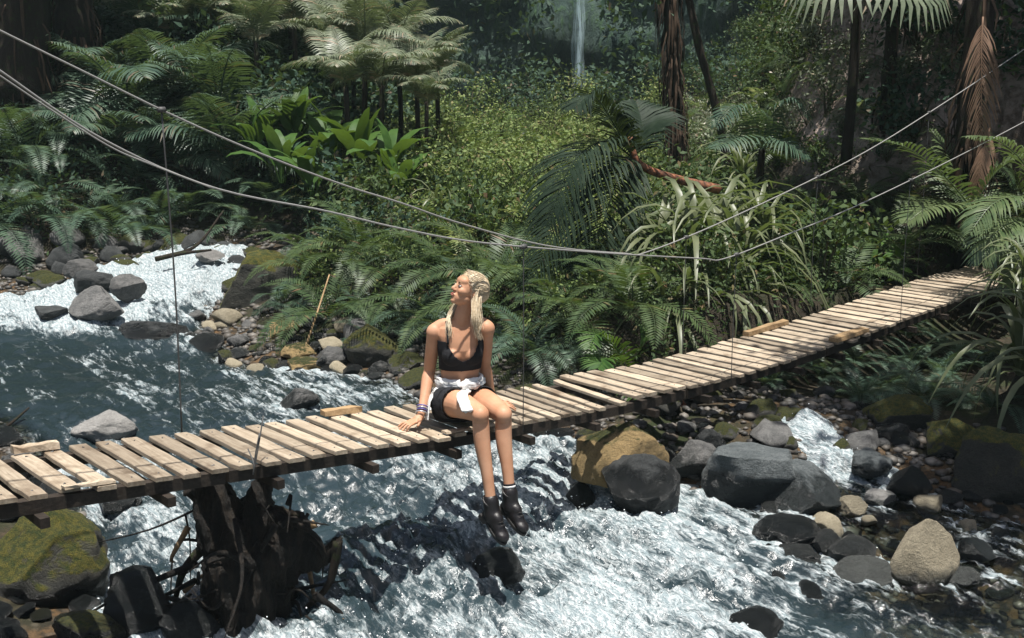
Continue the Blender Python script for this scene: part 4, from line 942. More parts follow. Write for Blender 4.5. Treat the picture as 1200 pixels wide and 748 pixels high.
# brown dead frond hanging on the trunk at the right, and the trunk
def shaggy(mb_v, top, n, L, r0, seed, wd=.03, mat=None):
    pass
def tree(name, label, pts, r0, r1, crown, cat='tree', shag=0, seed=0, bark=None):
    B = np.asarray(pts[0], float); e = empty(name, B); q = spline(pts, 24); r_ = np.random.default_rng(seed)
    V, Fc = tube(q - B, list(np.linspace(r0, r1, 24) * (1 + .08 * r_.normal(size=24))), 12); V = np.array(V); V += (.06 * r0 * 3) * fbm(V * 3.1 + seed, 3, seed)[:, None] * np.array([1, 1, .2])
    obj('trunk', mesh('trunk', V, Fc, bark or TBARK, True), e)
    if shag:
        V = []; Q = []
        for k in range(shag):
            i = r_.integers(6, 24); a = r_.uniform(0, 6.28); rr = np.interp(i, [0, 23], [r0, r1]); p_ = q[i] - B + np.array([math.cos(a), math.sin(a), 0]) * rr
            L = r_.uniform(.3, .9); w_ = r_.uniform(.008, .02); o_ = np.array([math.cos(a), math.sin(a), 0]); s_ = np.array([-o_[1], o_[0], 0]); b0 = len(V)
            V += [p_ - s_ * w_, p_ + s_ * w_, p_ + o_ * .12 + s_ * w_ * 1.2 - [0, 0, L * .5], p_ + o_ * .12 - s_ * w_ * 1.2 - [0, 0, L * .5], p_ + o_ * .10 + s_ * w_ * .3 - [0, 0, L], p_ + o_ * .10 - s_ * w_ * .3 - [0, 0, L]]
            Q += [(b0, b0 + 1, b0 + 2, b0 + 3), (b0 + 3, b0 + 2, b0 + 4, b0 + 5)]
        tag(obj('hanging_fibre', mesh_quads('hanging_fibre', V, Q, L_SHAG, True), e), kind='stuff')
    if crown:
        top = q[-1] - B; rad, nl, lf, mt = crown; cl = []; mb = MB()
        for k in range(14):
            d = r_.normal(0, 1, 3) * np.array([1, 1, .45]); d /= np.linalg.norm(d); tip = top + d * rad * r_.uniform(.5, 1.0) + [0, 0, rad * .25]
            mb.tube(spline([top - [0, 0, .3], top + (tip - top) * .5 + [0, 0, .3], tip], 7), list(np.linspace(r1 * .5, .02, 7)), 6)
            cl.append(tip + r_.normal(0, 1, (nl // 14, 3)) * np.array([.30, .30, .20]) * rad * .75)
        mb.build('limbs', bark or TBARK, e, True)
        V, Q = leaf_cloud(np.vstack(cl), lf, seed, .4, .4, .5); tag(obj('crown', mesh_quads('crown', V, Q, mt, True), e), kind='stuff')
    return tag(e, label, cat)
def tp(px, py, Y, h=None): return at_y(px, py, Y)
g = at_y(18, 200, 17.5); tree('tree', 'thick dark tree trunk at the cable anchor above the cascade', [(g[0], 17.5, gz(g[0], 17.5) - .3), at_y(22, 120, 17.5), at_y(25, 0, 17.6), at_y(30, -240, 17.8)], .55, .34, (1.5, 1300, .22, L_TEAL), seed=3, shag=120)
g = at_y(88, 200, 18.5); tree('tree', 'shaggy dark trunk hung with fibres beside the anchor tree', [(g[0], 18.5, gz(g[0], 18.5) - .3), at_y(90, 80, 18.5), at_y(86, 0, 18.5), at_y(80, -200, 18.6)], .30, .30, (1.3, 1000, .2, L_TEAL), seed=5, shag=260)
g = at_y(1138, 330, 13.0); tree('tree', 'dark trunk behind the far end of the bridge with a dead brown frond', [(g[0], 13.0, gz(g[0], 13.0) - .4), at_y(1140, 200, 13.0), at_y(1143, 80, 13.0), at_y(1190, -420, 13.6)], .21, .15, (1.6, 2400, .18, L_TEAL), seed=7, shag=140)
e = [o for o in COL.objects if o.get('label', '').startswith('dark trunk behind the far')][0]; B = np.array(e.location[:])
for k, (f, pl) in enumerate((([(1152, 20, 12.7), (1150, 60, 12.6), (1150, 115, 12.6), (1148, 170, 12.65)], .36), ([(1160, 150, 12.7), (1150, 190, 12.6), (1140, 240, 12.6)], .22))):
    V, Fc = frond_geo([at_y(*q) - B for q in f], 34, pl, .018, fwd=1.3, droop=.8, vee=.25, seed=k, seg=2, normal=(0, -1, 0), rach=.012, miss=.12)
    tag(obj('dead_frond', mesh('dead_frond', V, Fc, L_DEAD, True), e), 'dead rust brown frond hanging down the trunk')
tree('dead_palm', 'dead palm stem hung with dark shaggy leaves before the gorge', [at_y(793, 215, 19) - [0, 0, .4], at_y(793, 150, 19), at_y(788, 60, 19), at_y(783, -60, 19)], .10, .12, None, 'palm', seed=9, shag=320)
g0 = at_y(852, 175, 17); tree('tree', 'slim dark leaning stem beside the dead palm', [at_y(858, 200, 17) - [0, 0, .3], at_y(842, 140, 17), at_y(818, 50, 17), at_y(800, -40, 17.2)], .07, .05, (1.2, 900, .16, L_TEAL), seed=12)
tree('tree', 'brown trunk among creepers below the fan palm', [at_y(1042, 215, 14.2) - [0, 0, .3], at_y(1040, 120, 14.2), at_y(1045, 40, 14.2), at_y(1075, -420, 15.2)], .10, .07, (1.2, 1200, .16, L_TEAL), seed=14, shag=60)
g = (5.3, 6.9); tree('tree', 'tall tree on the right bank whose crown shades the bank under the far span', [(g[0], g[1], gz(*g) - .3), (5.2, 6.9, 2.5), (4.8, 7.0, 4.6), (4.2, 7.2, 6.2)], .20, .12, (1.35, 4200, .16, L_TEAL), seed=21)
# strap-leaved plants in front of the far span
for i, (px, py, Y_, sc_) in enumerate(((1195, 440, 8.6, 1.15), (1235, 470, 8.2, 1.2), (1200, 350, 10.2, .8))):
    q = at_y(px, py, Y_); plant(SPEC['strap'][i % 2], 'strap_leaved_plant', q, sc_, ['arching strap-leaved plant above the moss covered boulder', 'strap-leaved plant overhanging the right bank shallows', 'short strap-leaved plant at the far bridge end'][i], 'plant')
q = at_y(1080, 470, 9.6); plant(SPEC['fern', 'shade_leaf'][0], 'fern', q, .8, 'dark fern hanging in the shade below the far span', 'fern')
# thin leaning pole on the stony shore, driftwood
def stick(name, label, pts, r0, r1, mat, cat='branch'):
    q = [at_y(*p_) for p_ in pts]; B = q[0]; mb = MB(); mb.tube(spline(np.array(q) - B, 12), list(np.linspace(r0, r1, 12)), 7); o = mb.build(name, mat, None, True); o.location = tuple(B); return tag(o, label, cat)
stick('bamboo_pole', 'thin pale pole leaning on the fern bank above the ochre cobble', [(356, 412, 11.6), (370, 372, 11.8), (386, 322, 12.1)], .014, .008, BARK, 'pole')
stick('dead_branch', 'thin dead branch slanting across the bank above the cascade', [(190, 302, 14.3), (230, 288, 14.5), (262, 247, 15.0)], .03, .012, TBARK)
stick('dead_branch', 'bare branch lying at the top of the cascade', [(182, 304, 14.15), (215, 297, 14.2), (248, 293, 14.3)], .035, .015, TBARK)
stick('dead_stalk', 'pinkish dead palm stalk lying on stones under the bridge', [(795, 470, 9.2), (815, 490, 9.0), (850, 500, 8.9)], .035, .015, RBARK)
stick('dead_branch', 'reddish dead stalk leaning below the dark palm', [(736, 384, 10.6), (756, 362, 10.6), (776, 346, 10.7)], .03, .02, RBARK)
stick('dead_branch', 'bare branch with twigs on the left shore of the pool', [(-20, 520, 8.9), (8, 500, 9.0), (34, 478, 9.2)], .02, .008, TBARK)
# fallen frond on the deck joint underside etc.

# ------------------------------------------------------------------ ground cover that nobody could count
def cover(name, label, n, region, size, mat, seed, hgt=.35, upness=.5, smin=1.0):
    r_ = np.random.default_rng(seed); Y_ = r_.uniform(region[2] ** .5, region[3] ** .5, n) ** 2; X_ = r_.uniform(-1, 1, n) * (.56 * Y_ + 1.5)
    ok = (X_ / Y_ > region[0]) & (X_ / Y_ < region[1]); X_, Y_ = X_[ok], Y_[ok]; s = sfast(X_, Y_)
    v = (X_ - BP0[0]) * BN[0] + (Y_ - BP0[1]) * BN[1]
    tt = (X_ - BP0[0]) * BU[0] + (Y_ - BP0[1]) * BU[1]
    ear = np.exp(-(((X_ - _cl[0]) / 2.2) ** 2 + ((Y_ - 14.9) / 2.2) ** 2) ** 2)
    ok = (s > smin) & ~((v > -3.2) & (v < 1.0) & (tt < T1 + .2)) & (r_.random(len(X_)) > ear * .84); X_, Y_ = X_[ok], Y_[ok]
    bumps = .5 + .5 * fbm(xyz(X_ * 1.3, Y_ * 1.3, 0), 3, seed)
    Z_ = gfast(X_, Y_) + hgt * bumps * r_.uniform(0, 1, len(X_)) ** .6 * 1.4
    V, Q = leaf_cloud(np.stack([X_, Y_, Z_], 1), size * (.6 + .045 * Y_), seed, upness)
    return tag(obj(name, mesh_quads(name, V, Q, mat, True)), label, 'ground cover', kind='stuff')
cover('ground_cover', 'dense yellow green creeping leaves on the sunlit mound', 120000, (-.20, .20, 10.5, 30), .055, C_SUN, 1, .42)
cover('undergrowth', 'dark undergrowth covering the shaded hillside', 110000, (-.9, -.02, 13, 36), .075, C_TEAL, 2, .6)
cover('undergrowth', 'mid green undergrowth on the bank around the far bridge end', 110000, (.12, .9, 8.5, 30), .06, C_FERN, 3, .45, smin=.8)
cover('undergrowth', 'mixed green undergrowth between the ferns', 60000, (-.45, .5, 9.5, 26), .055, C_FERN, 4, .35, smin=.8)
# plants clinging to the gorge wall
n = 60000; r_ = np.random.default_rng(8); i = r_.integers(0, len(cx), n); cc = np.stack([cx[i], cy[i], cz[i]], 1) + r_.normal(0, .25, (n, 3)); cc[:, 1] -= .15
keepc = (fbm(cc * .35, 3, 77) > -.12) & (np.abs(cc[:, 0] - xw) > .7)
V, Q = leaf_cloud(cc[keepc], .26, 9, .4); tag(obj('cliff_creeper', mesh_quads('cliff_creeper', V, Q, C_TEAL, True)), 'creepers clinging to the gorge wall', 'creeper', kind='stuff')
# ================================================================== uprooted stump under the near span
def remesh(V, Fc, vox, smooth=4, fac=.5):
    me = bpy.data.meshes.new('tmp'); me.from_pydata([tuple(v) for v in V], [], [tuple(f) for f in Fc]); me.update()
    bm = bmesh.new(); bm.from_mesh(me); bmesh.ops.recalc_face_normals(bm, faces=bm.faces); bm.to_mesh(me); bm.free()
    o = bpy.data.objects.new('tmp', me); COL.objects.link(o)
    m = o.modifiers.new('r', 'REMESH'); m.mode = 'VOXEL'; m.voxel_size = vox; m.use_smooth_shade = True
    if smooth: s = o.modifiers.new('s', 'SMOOTH'); s.iterations = smooth; s.factor = fac
    dg = bpy.context.evaluated_depsgraph_get(); out = bpy.data.meshes.new_from_object(o.evaluated_get(dg))
    bpy.data.objects.remove(o); bpy.data.meshes.remove(me); return out
def set_mat(me, mat):
    me.materials.clear(); me.materials.append(mat); me.polygons.foreach_set('use_smooth', [True] * len(me.polygons)); return me
def ball(mb, c, rx, ry=None, rz=None, ax=None, n=12):
    ry = ry or rx; rz = rz or rx; ax = np.eye(3) if ax is None else np.asarray(ax, float); V = []; Fc = []
    for i in range(1, n):
        for k in range(2 * n):
            a = math.pi * i / n; p_ = math.pi * k / n
            V.append(np.asarray(c) + ax[0] * rx * math.sin(a) * math.cos(p_) + ax[1] * ry * math.sin(a) * math.sin(p_) + ax[2] * rz * math.cos(a))
    V += [np.asarray(c) + ax[2] * rz, np.asarray(c) - ax[2] * rz]; m = 2 * n; T = len(V) - 2
    for i in range(n - 2):
        for k in range(m): Fc.append((i * m + k, (i + 1) * m + k, (i + 1) * m + (k + 1) % m, i * m + (k + 1) % m))
    for k in range(m): Fc.append((T, k, (k + 1) % m)); Fc.append((T + 1, (n - 2) * m + (k + 1) % m, (n - 2) * m + k))
    mb.add(V, Fc)
def limb(mb, pts, rad, n=14, k=14, flat=1.0):
    q = spline(pts, n); r_ = np.interp(np.linspace(0, 1, n), np.linspace(0, 1, len(rad)), rad)
    mb.tube(q, list(r_), k, True, flat); ball(mb, q[0], r_[0] * .98, n=8); ball(mb, q[-1], r_[-1] * .98, n=8)
SY = 6.10
def S(px, py, Y=SY): return at_y(px, py, Y)
b = NB('wet_bark_shade_tone'); co = b.coord('Object'); n1 = b.noise(b.mapping(co, (7, 7, 1.5)), 3, 6, .7); SBARK = b.done(b.pbr(b.mix(b.maprange(n1, .4, .7), (.007, .006, .005), (.026, .019, .013)), .7, b.bump(n1, 1.0, .06), .3))  # wet bark taken down to near black to carry the deck's shade
B = S(300, 748); st = empty('tree_stump', B); tag(st, 'dark uprooted tree stump jammed under the bridge', 'stump')
mb = MB()
for pts, rad in (([S(292, 780), S(292, 700), S(285, 655), S(280, 632)], (.27, .24, .22, .15)), ([S(280, 655), S(258, 622), S(244, 595), S(236, 560, 6.12)], (.16, .11, .08, .07)),
                 ([S(295, 630), S(303, 600), S(308, 578), S(311, 550, 6.2)], (.12, .06, .04, .04)), ([S(300, 660), S(340, 640), S(362, 652), S(378, 655), S(400, 630)], (.20, .12, .08, .06, .02)),
                 ([S(320, 660), S(338, 628), S(326, 606)], (.15, .12, .06)), ([S(290, 640), S(262, 598), S(246, 575), S(218, 578)], (.1, .07, .06, .03))):
    limb(mb, [p_ - B for p_ in pts], rad)
me = remesh(mb.V, mb.F, .016, 1); V = np.array([v.co[:] for v in me.vertices]); nr = np.array([v.normal[:] for v in me.vertices])
V = V + nr * (fbm(V * np.array([8, 8, 2.0]), 5, 3, .6, True) * .06 + fbm(V * 16, 3, 5) * .018)[:, None]
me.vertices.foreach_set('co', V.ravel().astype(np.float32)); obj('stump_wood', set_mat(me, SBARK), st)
rs = np.random.default_rng(4)
for k in range(70):
    a = S(rs.uniform(215, 370), rs.uniform(590, 730), SY + rs.uniform(-.28, .2)); d = np.array([rs.normal(.05, .30), rs.normal(-.10, .15), rs.uniform(-.5, .12)])
    q = spline([a - B, a - B + d * .5 + rs.normal(0, .06, 3), a - B + d + rs.normal(0, .05, 3)], 9)
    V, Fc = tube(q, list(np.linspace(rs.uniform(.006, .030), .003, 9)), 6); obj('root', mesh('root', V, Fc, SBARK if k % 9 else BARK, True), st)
for pts in ([S(395, 633), S(392, 660), S(382, 690), S(350, 720)], [S(352, 655), S(340, 690), S(345, 730), S(370, 755)], [S(240, 640), S(215, 670), S(205, 705)], [S(330, 705), S(300, 715), S(275, 740)], [S(310, 612), S(330, 601), S(352, 604)]):
    V, Fc = tube(spline([p_ - B for p_ in pts], 14), list(np.linspace(.035, .014, 14)), 7); obj('root', mesh('root', V, Fc, TBARK, True), st)

# ================================================================== the sitter
b = NB('skin'); co = b.coord('Object'); n1 = b.noise(co, 7, 3); n2 = b.noise(co, 160, 2)
sk = b.mix(b.maprange(n1, .3, .7), (.44, .22, .125), (.52, .285, .175))
SKIN = b.done(b.pbr(sk, .55, b.bump(n2, .12, .002), .32, **{'Subsurface Weight': .05, 'Subsurface Radius': (.02, .008, .004), 'Subsurface Scale': .5}))
def cloth(name, col, rough=.85, scale=9, amt=.6):
    b = NB(name); co = b.coord('Object'); n = b.noise(co, scale, 5, .6, .6); n2 = b.noise(co, 220, 2)
    return b.done(b.pbr(b.mix(n, tuple(x * .8 for x in col), tuple(min(1, x * 1.12) for x in col)), rough, b.bump(b.math('ADD', n, b.math('MULTIPLY', n2, .15)), amt, .02), .25))
BLACK = cloth('black_knit', (.012, .012, .014)); DENIM = cloth('black_denim', (.016, .017, .02), scale=14); WHITE = cloth('white_shirt_cloth', (.72, .72, .70), scale=16, amt=.9)
b = NB('black_leather'); n = b.noise(b.coord('Object'), 38, 5, .65); LEATHER = b.done(b.pbr(b.mix(n, (.004, .0035, .004), (.013, .010, .010)), .42, b.bump(n, .6, .006), .45))
b = NB('rubber_sole'); SOLE = b.done(b.pbr((.015, .014, .013), .7))
b = NB('blond_hair'); co = b.coord('Object'); g_ = b.node('ShaderNodeNewGeometry')
hc = b.ramp(g_.outputs['Random Per Island'], [(0, (.54, .43, .28)), (.4, (.62, .51, .35)), (1, (.74, .65, .50))]); n = b.noise(co, 60, 4)
HAIR = b.done(b.pbr(b.mix(b.maprange(n, .35, .7), hc, (.50, .39, .25)), .42, b.bump(n, .6, .006), .5))
b = NB('lip_skin'); LIP = b.done(b.pbr((.42, .14, .11), .4)); b = NB('eye_white'); EYEW = b.done(b.pbr((.75, .73, .70), .2)); b = NB('iris'); IRIS = b.done(b.pbr((.03, .05, .06), .15)); b = NB('brow_hair'); BROW = b.done(b.pbr((.22, .14, .07), .7))
b = NB('bead_blue'); BEAD = b.done(b.pbr((.10, .09, .28), .4)); b = NB('bead_silver'); SILV = b.done(b.pbr((.55, .55, .58), .3, Metallic=.6))
J = dict(pel=S(539, 468, 6.80), wai=S(539, 441, 6.83), che=S(540, 408, 6.80), nb=S(541, 377, 6.80), rs=S(509.5, 388, 6.80), ls=S(570, 384, 6.80), re=S(503, 436, 6.87), rw=S(494, 484, 6.68),
         le=S(568, 430, 6.92), lw=S(577, 468, 6.95), rh=S(522, 470, 6.75), lh=S(557, 468, 6.84), rk=S(563, 486, 6.40), lk=S(590, 486, 6.46), ra=S(576, 594, 6.33), la=S(598, 584, 6.38))
O = np.array([J['pel'][0], J['pel'][1], 0.0]); J = {k: v - O for k, v in J.items()}
for a_, c_ in (('rs', 're'), ('re', 'rw'), ('ls', 'le'), ('le', 'lw'), ('rh', 'rk'), ('lh', 'lk'), ('rk', 'ra'), ('lk', 'la'), ('rs', 'ls'), ('pel', 'nb')): print('BONE', a_, c_, round(float(np.linalg.norm(J[a_] - J[c_])), 3))
print('PELVIS z', J['pel'][2], 'deckz', deck_z(.2))
person = empty('person', O); tag(person, 'seated person in black crop top and shorts with a white shirt tied around the waist', 'person')
LAT = np.array([.97, .22, 0.0]); LAT /= np.linalg.norm(LAT); FRO = np.array([LAT[1], -LAT[0], 0.0])
def loft(mb, rings, n=28, lat=LAT, fro=FRO):
    """rings: (centre, half width, half depth front, half depth back)"""
    V = []; Fc = []
    for c, a, bf, bb in rings:
        for k in range(n):
            th = 2 * math.pi * k / n; s_ = math.sin(th); V.append(np.asarray(c) + lat * a * math.cos(th) + fro * (bf if s_ > 0 else bb) * s_)
    for i in range(len(rings) - 1):
        for k in range(n): Fc.append((i * n + k, i * n + (k + 1) % n, (i + 1) * n + (k + 1) % n, (i + 1) * n + k))
    Fc += [tuple(range(n - 1, -1, -1)), tuple(range((len(rings) - 1) * n, len(rings) * n))]; mb.add(V, Fc)
def spine(z):
    zs = [0, J['pel'][2], J['wai'][2], J['che'][2], J['nb'][2], J['nb'][2] + .12]
    P_ = [J['pel'] * [1, 1, 0], J['pel'], J['wai'], J['che'], J['nb'], J['nb'] + np.array([.012, -.03, .12])]
    return np.array([np.interp(z, zs, [p_[k] for p_ in P_]) for k in range(2)] + [z])
zc = J['che'][2]; zn = J['nb'][2]
TORSO = [(.015, .15, .09, .11), (.06, .172, .105, .125), (.12, .176, .105, .125), (.17, .160, .095, .11), (.22, .132, .085, .088), (.265, .120, .082, .082), (.31, .122, .085, .085), (zc - .06, .130, .092, .092), (zc, .138, .092, .098),
         (zc + .05, .142, .085, .10), (zc + .09, .150, .075, .095), (zn - .035, .138, .06, .08), (zn - .008, .095, .05, .065), (zn + .018, .058, .046, .052), (zn + .05, .049, .046, .048)]
def torso(mb, grow=0.0, zmin=-1, zmax=9):
    loft(mb, [(spine(z), a + grow, f_ + grow, k_ + grow) for z, a, f_, k_ in TORSO if zmin <= z <= zmax])
def bust(mb, grow=0.0):
    for s_ in (-1, 1):
        c = spine(zc - .035) + LAT * s_ * .062 + FRO * .064; ball(mb, c, .058 + grow, .050 + grow, .055 + grow, (LAT, FRO, (0, 0, 1)))
# head frame
HC = S(549, 341, 6.78) - O
hf = np.array([-.80, -.42, .46]); hf /= np.linalg.norm(hf); hs = np.cross(hf, (0, 0, 1.0)); hs /= np.linalg.norm(hs); hu = np.cross(hs, hf)
def H(f_, s_, u_): return HC + hf * f_ + hs * s_ + hu * u_
AX = (hf, hs, hu)
mb = MB(); torso(mb); bust(mb)
for s_ in ('r', 'l'):
    sg = -1 if s_ == 'r' else 1; sh, el, wr = J[s_ + 's'], J[s_ + 'e'], J[s_ + 'w']
    ball(mb, sh + np.array([0, 0, -.008]), .054, .052, .056)
    limb(mb, [spine(zn - .03) + LAT * sg * .05, (spine(zn - .02) + LAT * sg * .06 + sh) / 2 + [0, .02, .012], sh + [0, .005, .005]], (.05, .046, .045))
    limb(mb, [sh, sh * .6 + el * .4 + [0, -.004, 0], el], (.050, .046, .043, .037)); limb(mb, [el, el * .65 + wr * .35, wr], (.037, .042, .038, .030, .0255))
    hp, kn, an = J[s_ + 'h'], J[s_ + 'k'], J[s_ + 'a']
    limb(mb, [hp + [0, .03, -.01], hp * .5 + kn * .5 + [0, 0, .012], kn + [0, 0, .004]], (.096, .090, .080, .067, .054), k=20); ball(mb, kn + [0, -.010, 0], .051, .053, .055)
    dd = kn - an; back = np.array([-.30, .42, 0.0])
    limb(mb, [kn + [0, .012, -.01], kn * .7 + an * .3 + back * .035, kn * .35 + an * .65 + back * .008, an], (.050, .052, .049, .039, .034, .033), k=18)
# neck and head
limb(mb, [spine(zn - .02), spine(zn + .04) + [0, -.005, 0], H(-.02, 0, -.05)], (.055, .049, .050))
ball(mb, H(-.020, 0, .028), .096, .074, .088, AX); ball(mb, H(.028, 0, .0), .066, .062, .082, AX); ball(mb, H(.040, 0, -.060), .050, .046, .048, AX)
ball(mb, H(.066, 0, -.092), .022, .024, .018, AX); ball(mb, H(.058, 0, .040), .040, .054, .036, AX)
for s_ in (-1, 1):
    ball(mb, H(.052, s_ * .038, -.022), .034, .026, .028, AX); ball(mb, H(.020, s_ * .036, -.056), .046, .022, .030, AX)
    ball(mb, H(-.012, s_ * .074, -.008), .018, .008, .030, AX, 8)
limb(mb, [H(.086, 0, .018), H(.096, 0, -.006), H(.105, 0, -.024)], (.009, .011, .013), 8, 8); ball(mb, H(.097, 0, -.030), .014, .019, .009, AX, 8)
ball(mb, H(.083, 0, -.058), .016, .024, .011, AX, 8)
# hands: palm and five fingers
def hand(mb, wr, fd, side, up, curl=.25, seed=0, sz=1.0):
    fd = fd / np.linalg.norm(fd); side = side - fd * (side @ fd); side /= np.linalg.norm(side); up = np.cross(side, fd) if np.cross(side, fd)[2] > 0 else -np.cross(side, fd)
    pc = wr + fd * .048 * sz - up * .004
    V = MB(); ball(V, pc, .050 * sz, .040 * sz, .017 * sz, (fd, side, up), 10); mb.add(V.V, V.F); limb(mb, [wr, wr + fd * .03], (.0255, .024))
    tips = []
    for k, (off, L, sp_) in enumerate(((-.030, .062, -.30), (-.010, .075, -.08), (.011, .080, .10), (.031, .070, .30))):
        d = fd + side * sp_; d /= np.linalg.norm(d); p0 = wr + fd * .082 * sz + side * off * sz
        p1 = p0 + d * L * .42 * sz + up * .004; p2 = p1 + (d - up * curl) * L * .33 * sz; p3 = p2 + (d - up * curl * 1.6) * L * .26 * sz
        limb(mb, [p0 - d * .02, p0, p1, p2, p3], (.0105, .0098, .0092, .0085, .007), 10, 8); tips.append((p3, d))
    t0 = wr + fd * .025 * sz + side * .030 * sz; d = fd * .75 + side * .85; d /= np.linalg.norm(d)
    limb(mb, [t0, t0 + d * .035, t0 + d * .055 + fd * .012 - up * .006], (.014, .011, .009), 10, 8); return tips
hand(mb, J['rw'] + [-.006, -.012, -.022], np.array([-.55, -.45, -.22]), np.array([.5, -.6, 0]), np.array([0, 0, 1.0]))
hand(mb, J['lw'] + [.004, .010, -.022], np.array([.75, .30, -.22]), np.array([-.3, -.8, 0]), np.array([0, 0, 1.0]))
body = set_mat(remesh(mb.V, mb.F, .0048, 5, .5), SKIN); obj('body', body, person)
# face details
for s_ in (-1, 1):
    mb = MB(); ball(mb, H(.0840, s_ * .031, .004), .009, .0125, .0058, AX, 8); ey = obj('eye', set_mat(mesh('eye', mb.V, mb.F), EYEW), person)
    mb = MB(); ball(mb, H(.0900, s_ * .032, .004), .0042, .0052, .0048, AX, 8); obj('iris', set_mat(mesh('iris', mb.V, mb.F), IRIS), ey)
    mb = MB(); mb.tube(spline([H(.094, s_ * .014, .022), H(.093, s_ * .032, .028), H(.083, s_ * .050, .022)], 8), [.002, .0035, .0035, .0035, .003, .003, .002, .001], 6); mb.build('eyebrow', BROW, person, True)
    mb = MB(); mb.tube(spline([H(.0945, s_ * .018, .009), H(.0965, s_ * .031, .0125), H(.090, s_ * .045, .008)], 8), .0016, 5); mb.build('eyelash', BROW, person, True)
mb = MB(); ball(mb, H(.0965, 0, -.0535), .005, .019, .0042, AX, 8); ball(mb, H(.0955, 0, -.0625), .006, .016, .0052, AX, 8); obj('lips', set_mat(mesh('lips', mb.V, mb.F), LIP), person)
# hair: cap, combed strands, bun and two loose locks
mb = MB(); ball(mb, H(-.034, 0, .040), .096, .081, .087, AX); ball(mb, H(-.075, 0, .012), .060, .066, .070, AX); ball(mb, H(-.100, .0, .018), .044, .048, .052, AX); ball(mb, H(.022, 0, .078), .045, .058, .036, AX)
cap = remesh(mb.V, mb.F, .006, 6); hair = empty('hair', (0, 0, 0)); hair.parent = person
obj('hair_cap', set_mat(cap, HAIR), hair)
rs = np.random.default_rng(12); V = []; Fc = []; mb = MB()
for k in range(620):
    a = rs.uniform(-1.9, 1.9); r1_ = rs.uniform(.97, .995)
    st_ = np.array([.052 * math.cos(a * .55) + rs.normal(0, .01), .077 * math.sin(a * .8), .118 - .045 * abs(a)]) if k % 3 else np.array([rs.uniform(-.05, .03), rs.choice([-1, 1]) * .078, rs.uniform(-.02, .05)])
    en = rs.normal(0, 1, 3); en = np.array([-.100, 0, .018]) + en / np.linalg.norm(en) * np.array([.040, .044, .048])
    mid = (st_ + en) / 2; mid2 = mid - np.array([-.032, 0, .036]); nn_ = np.linalg.norm(mid2 / np.array([.096, .081, .087])); mid = np.array([-.034, 0, .040]) + mid2 / max(nn_, .2) * 1.03 * r1_
    q = spline([H(*st_), H(*mid), H(*en)], 10); mb.tube(q, [.0006] + [.0013] * 8 + [.0006], 4)
mb.build('strands', HAIR, hair, True)
def lock(start, pts, n, r_, seed):
    rs = np.random.default_rng(seed); mb = MB(); qc = spline([start] + list(pts), 20); mb.tube(qc, list(np.linspace(r_ * 1.15, r_ * .9, 14)) + list(np.linspace(r_ * .85, .001, 6)), 8)
    for k in range(n):
        of = rs.normal(0, r_, 3); ph = rs.uniform(0, 6.28); q = spline([start + of * .5] + [p_ + of * (1 + .08 * i) for i, p_ in enumerate(pts)], 26)
        q = q + np.array([[.002 * math.sin(i * .5 + ph), .002 * math.cos(i * .45 + ph), 0] for i in range(26)]); e_ = rs.integers(20, 27)
        mb.tube(q[:e_], list(np.linspace(.0022, .0009, e_)), 4)
    return mb.build('lock', HAIR, hair, True)
lock(H(-.018, -.072, .045), [H(-.022, -.080, -.02), S(557, 372, 6.66) - O, S(559, 386, 6.665) - O, S(563, 398, 6.66) - O], 120, .0085, 1)
lock(H(-.05, -.068, .0), [S(560, 366, 6.70) - O, S(562, 378, 6.68) - O, S(560, 388, 6.66) - O], 80, .009, 5)
lock(H(-.035, .060, .0), [H(-.02, .066, -.05), S(529, 368, 6.80) - O, S(526, 380, 6.74) - O, S(527, 396, 6.70) - O], 80, .0075, 2)
# crop top
mb = MB(); torso(mb, .007, .24, zn - .02); bust(mb, .007); me = remesh(mb.V, mb.F, .006, 5)
bm = bmesh.new(); bm.from_mesh(me); dl = []
for v in bm.verts:
    p_ = np.array(v.co); c = spine(p_[2]); l_ = (p_ - c) @ LAT; f_ = (p_ - c) @ FRO; z0 = zc - .135
    top = zc - .062 + .125 * min(1, abs(l_) / .105) ** 1.7 if f_ > 0 else zc + .035
    if p_[2] < z0 or p_[2] > top: dl.append(v)
bmesh.ops.delete(bm, geom=dl, context='VERTS'); bmesh.ops.smooth_vert(bm, verts=[v for v in bm.verts if v.is_boundary], factor=.5, use_axis_x=True, use_axis_y=True, use_axis_z=True)
bm.to_mesh(me); bm.free(); tp_ = obj('crop_top', set_mat(me, BLACK), person); md = tp_.modifiers.new('t', 'SOLIDIFY'); md.thickness = .004; md.offset = 1
for sg in (-1, 1):
    c1 = spine(zc + .045) + LAT * sg * .098 + FRO * .084; c2 = spine(zn - .02) + LAT * sg * .098 + FRO * .050; c3 = spine(zn + .002) + LAT * sg * .098 + FRO * .0; c4 = spine(zc + .03) + LAT * sg * .085 - FRO * .106
    V, Fc = tube(spline([c1, c2, c3, c4], 20), .0075, 8, True, .6); obj('strap', mesh('strap', V, Fc, BLACK, True), tp_)
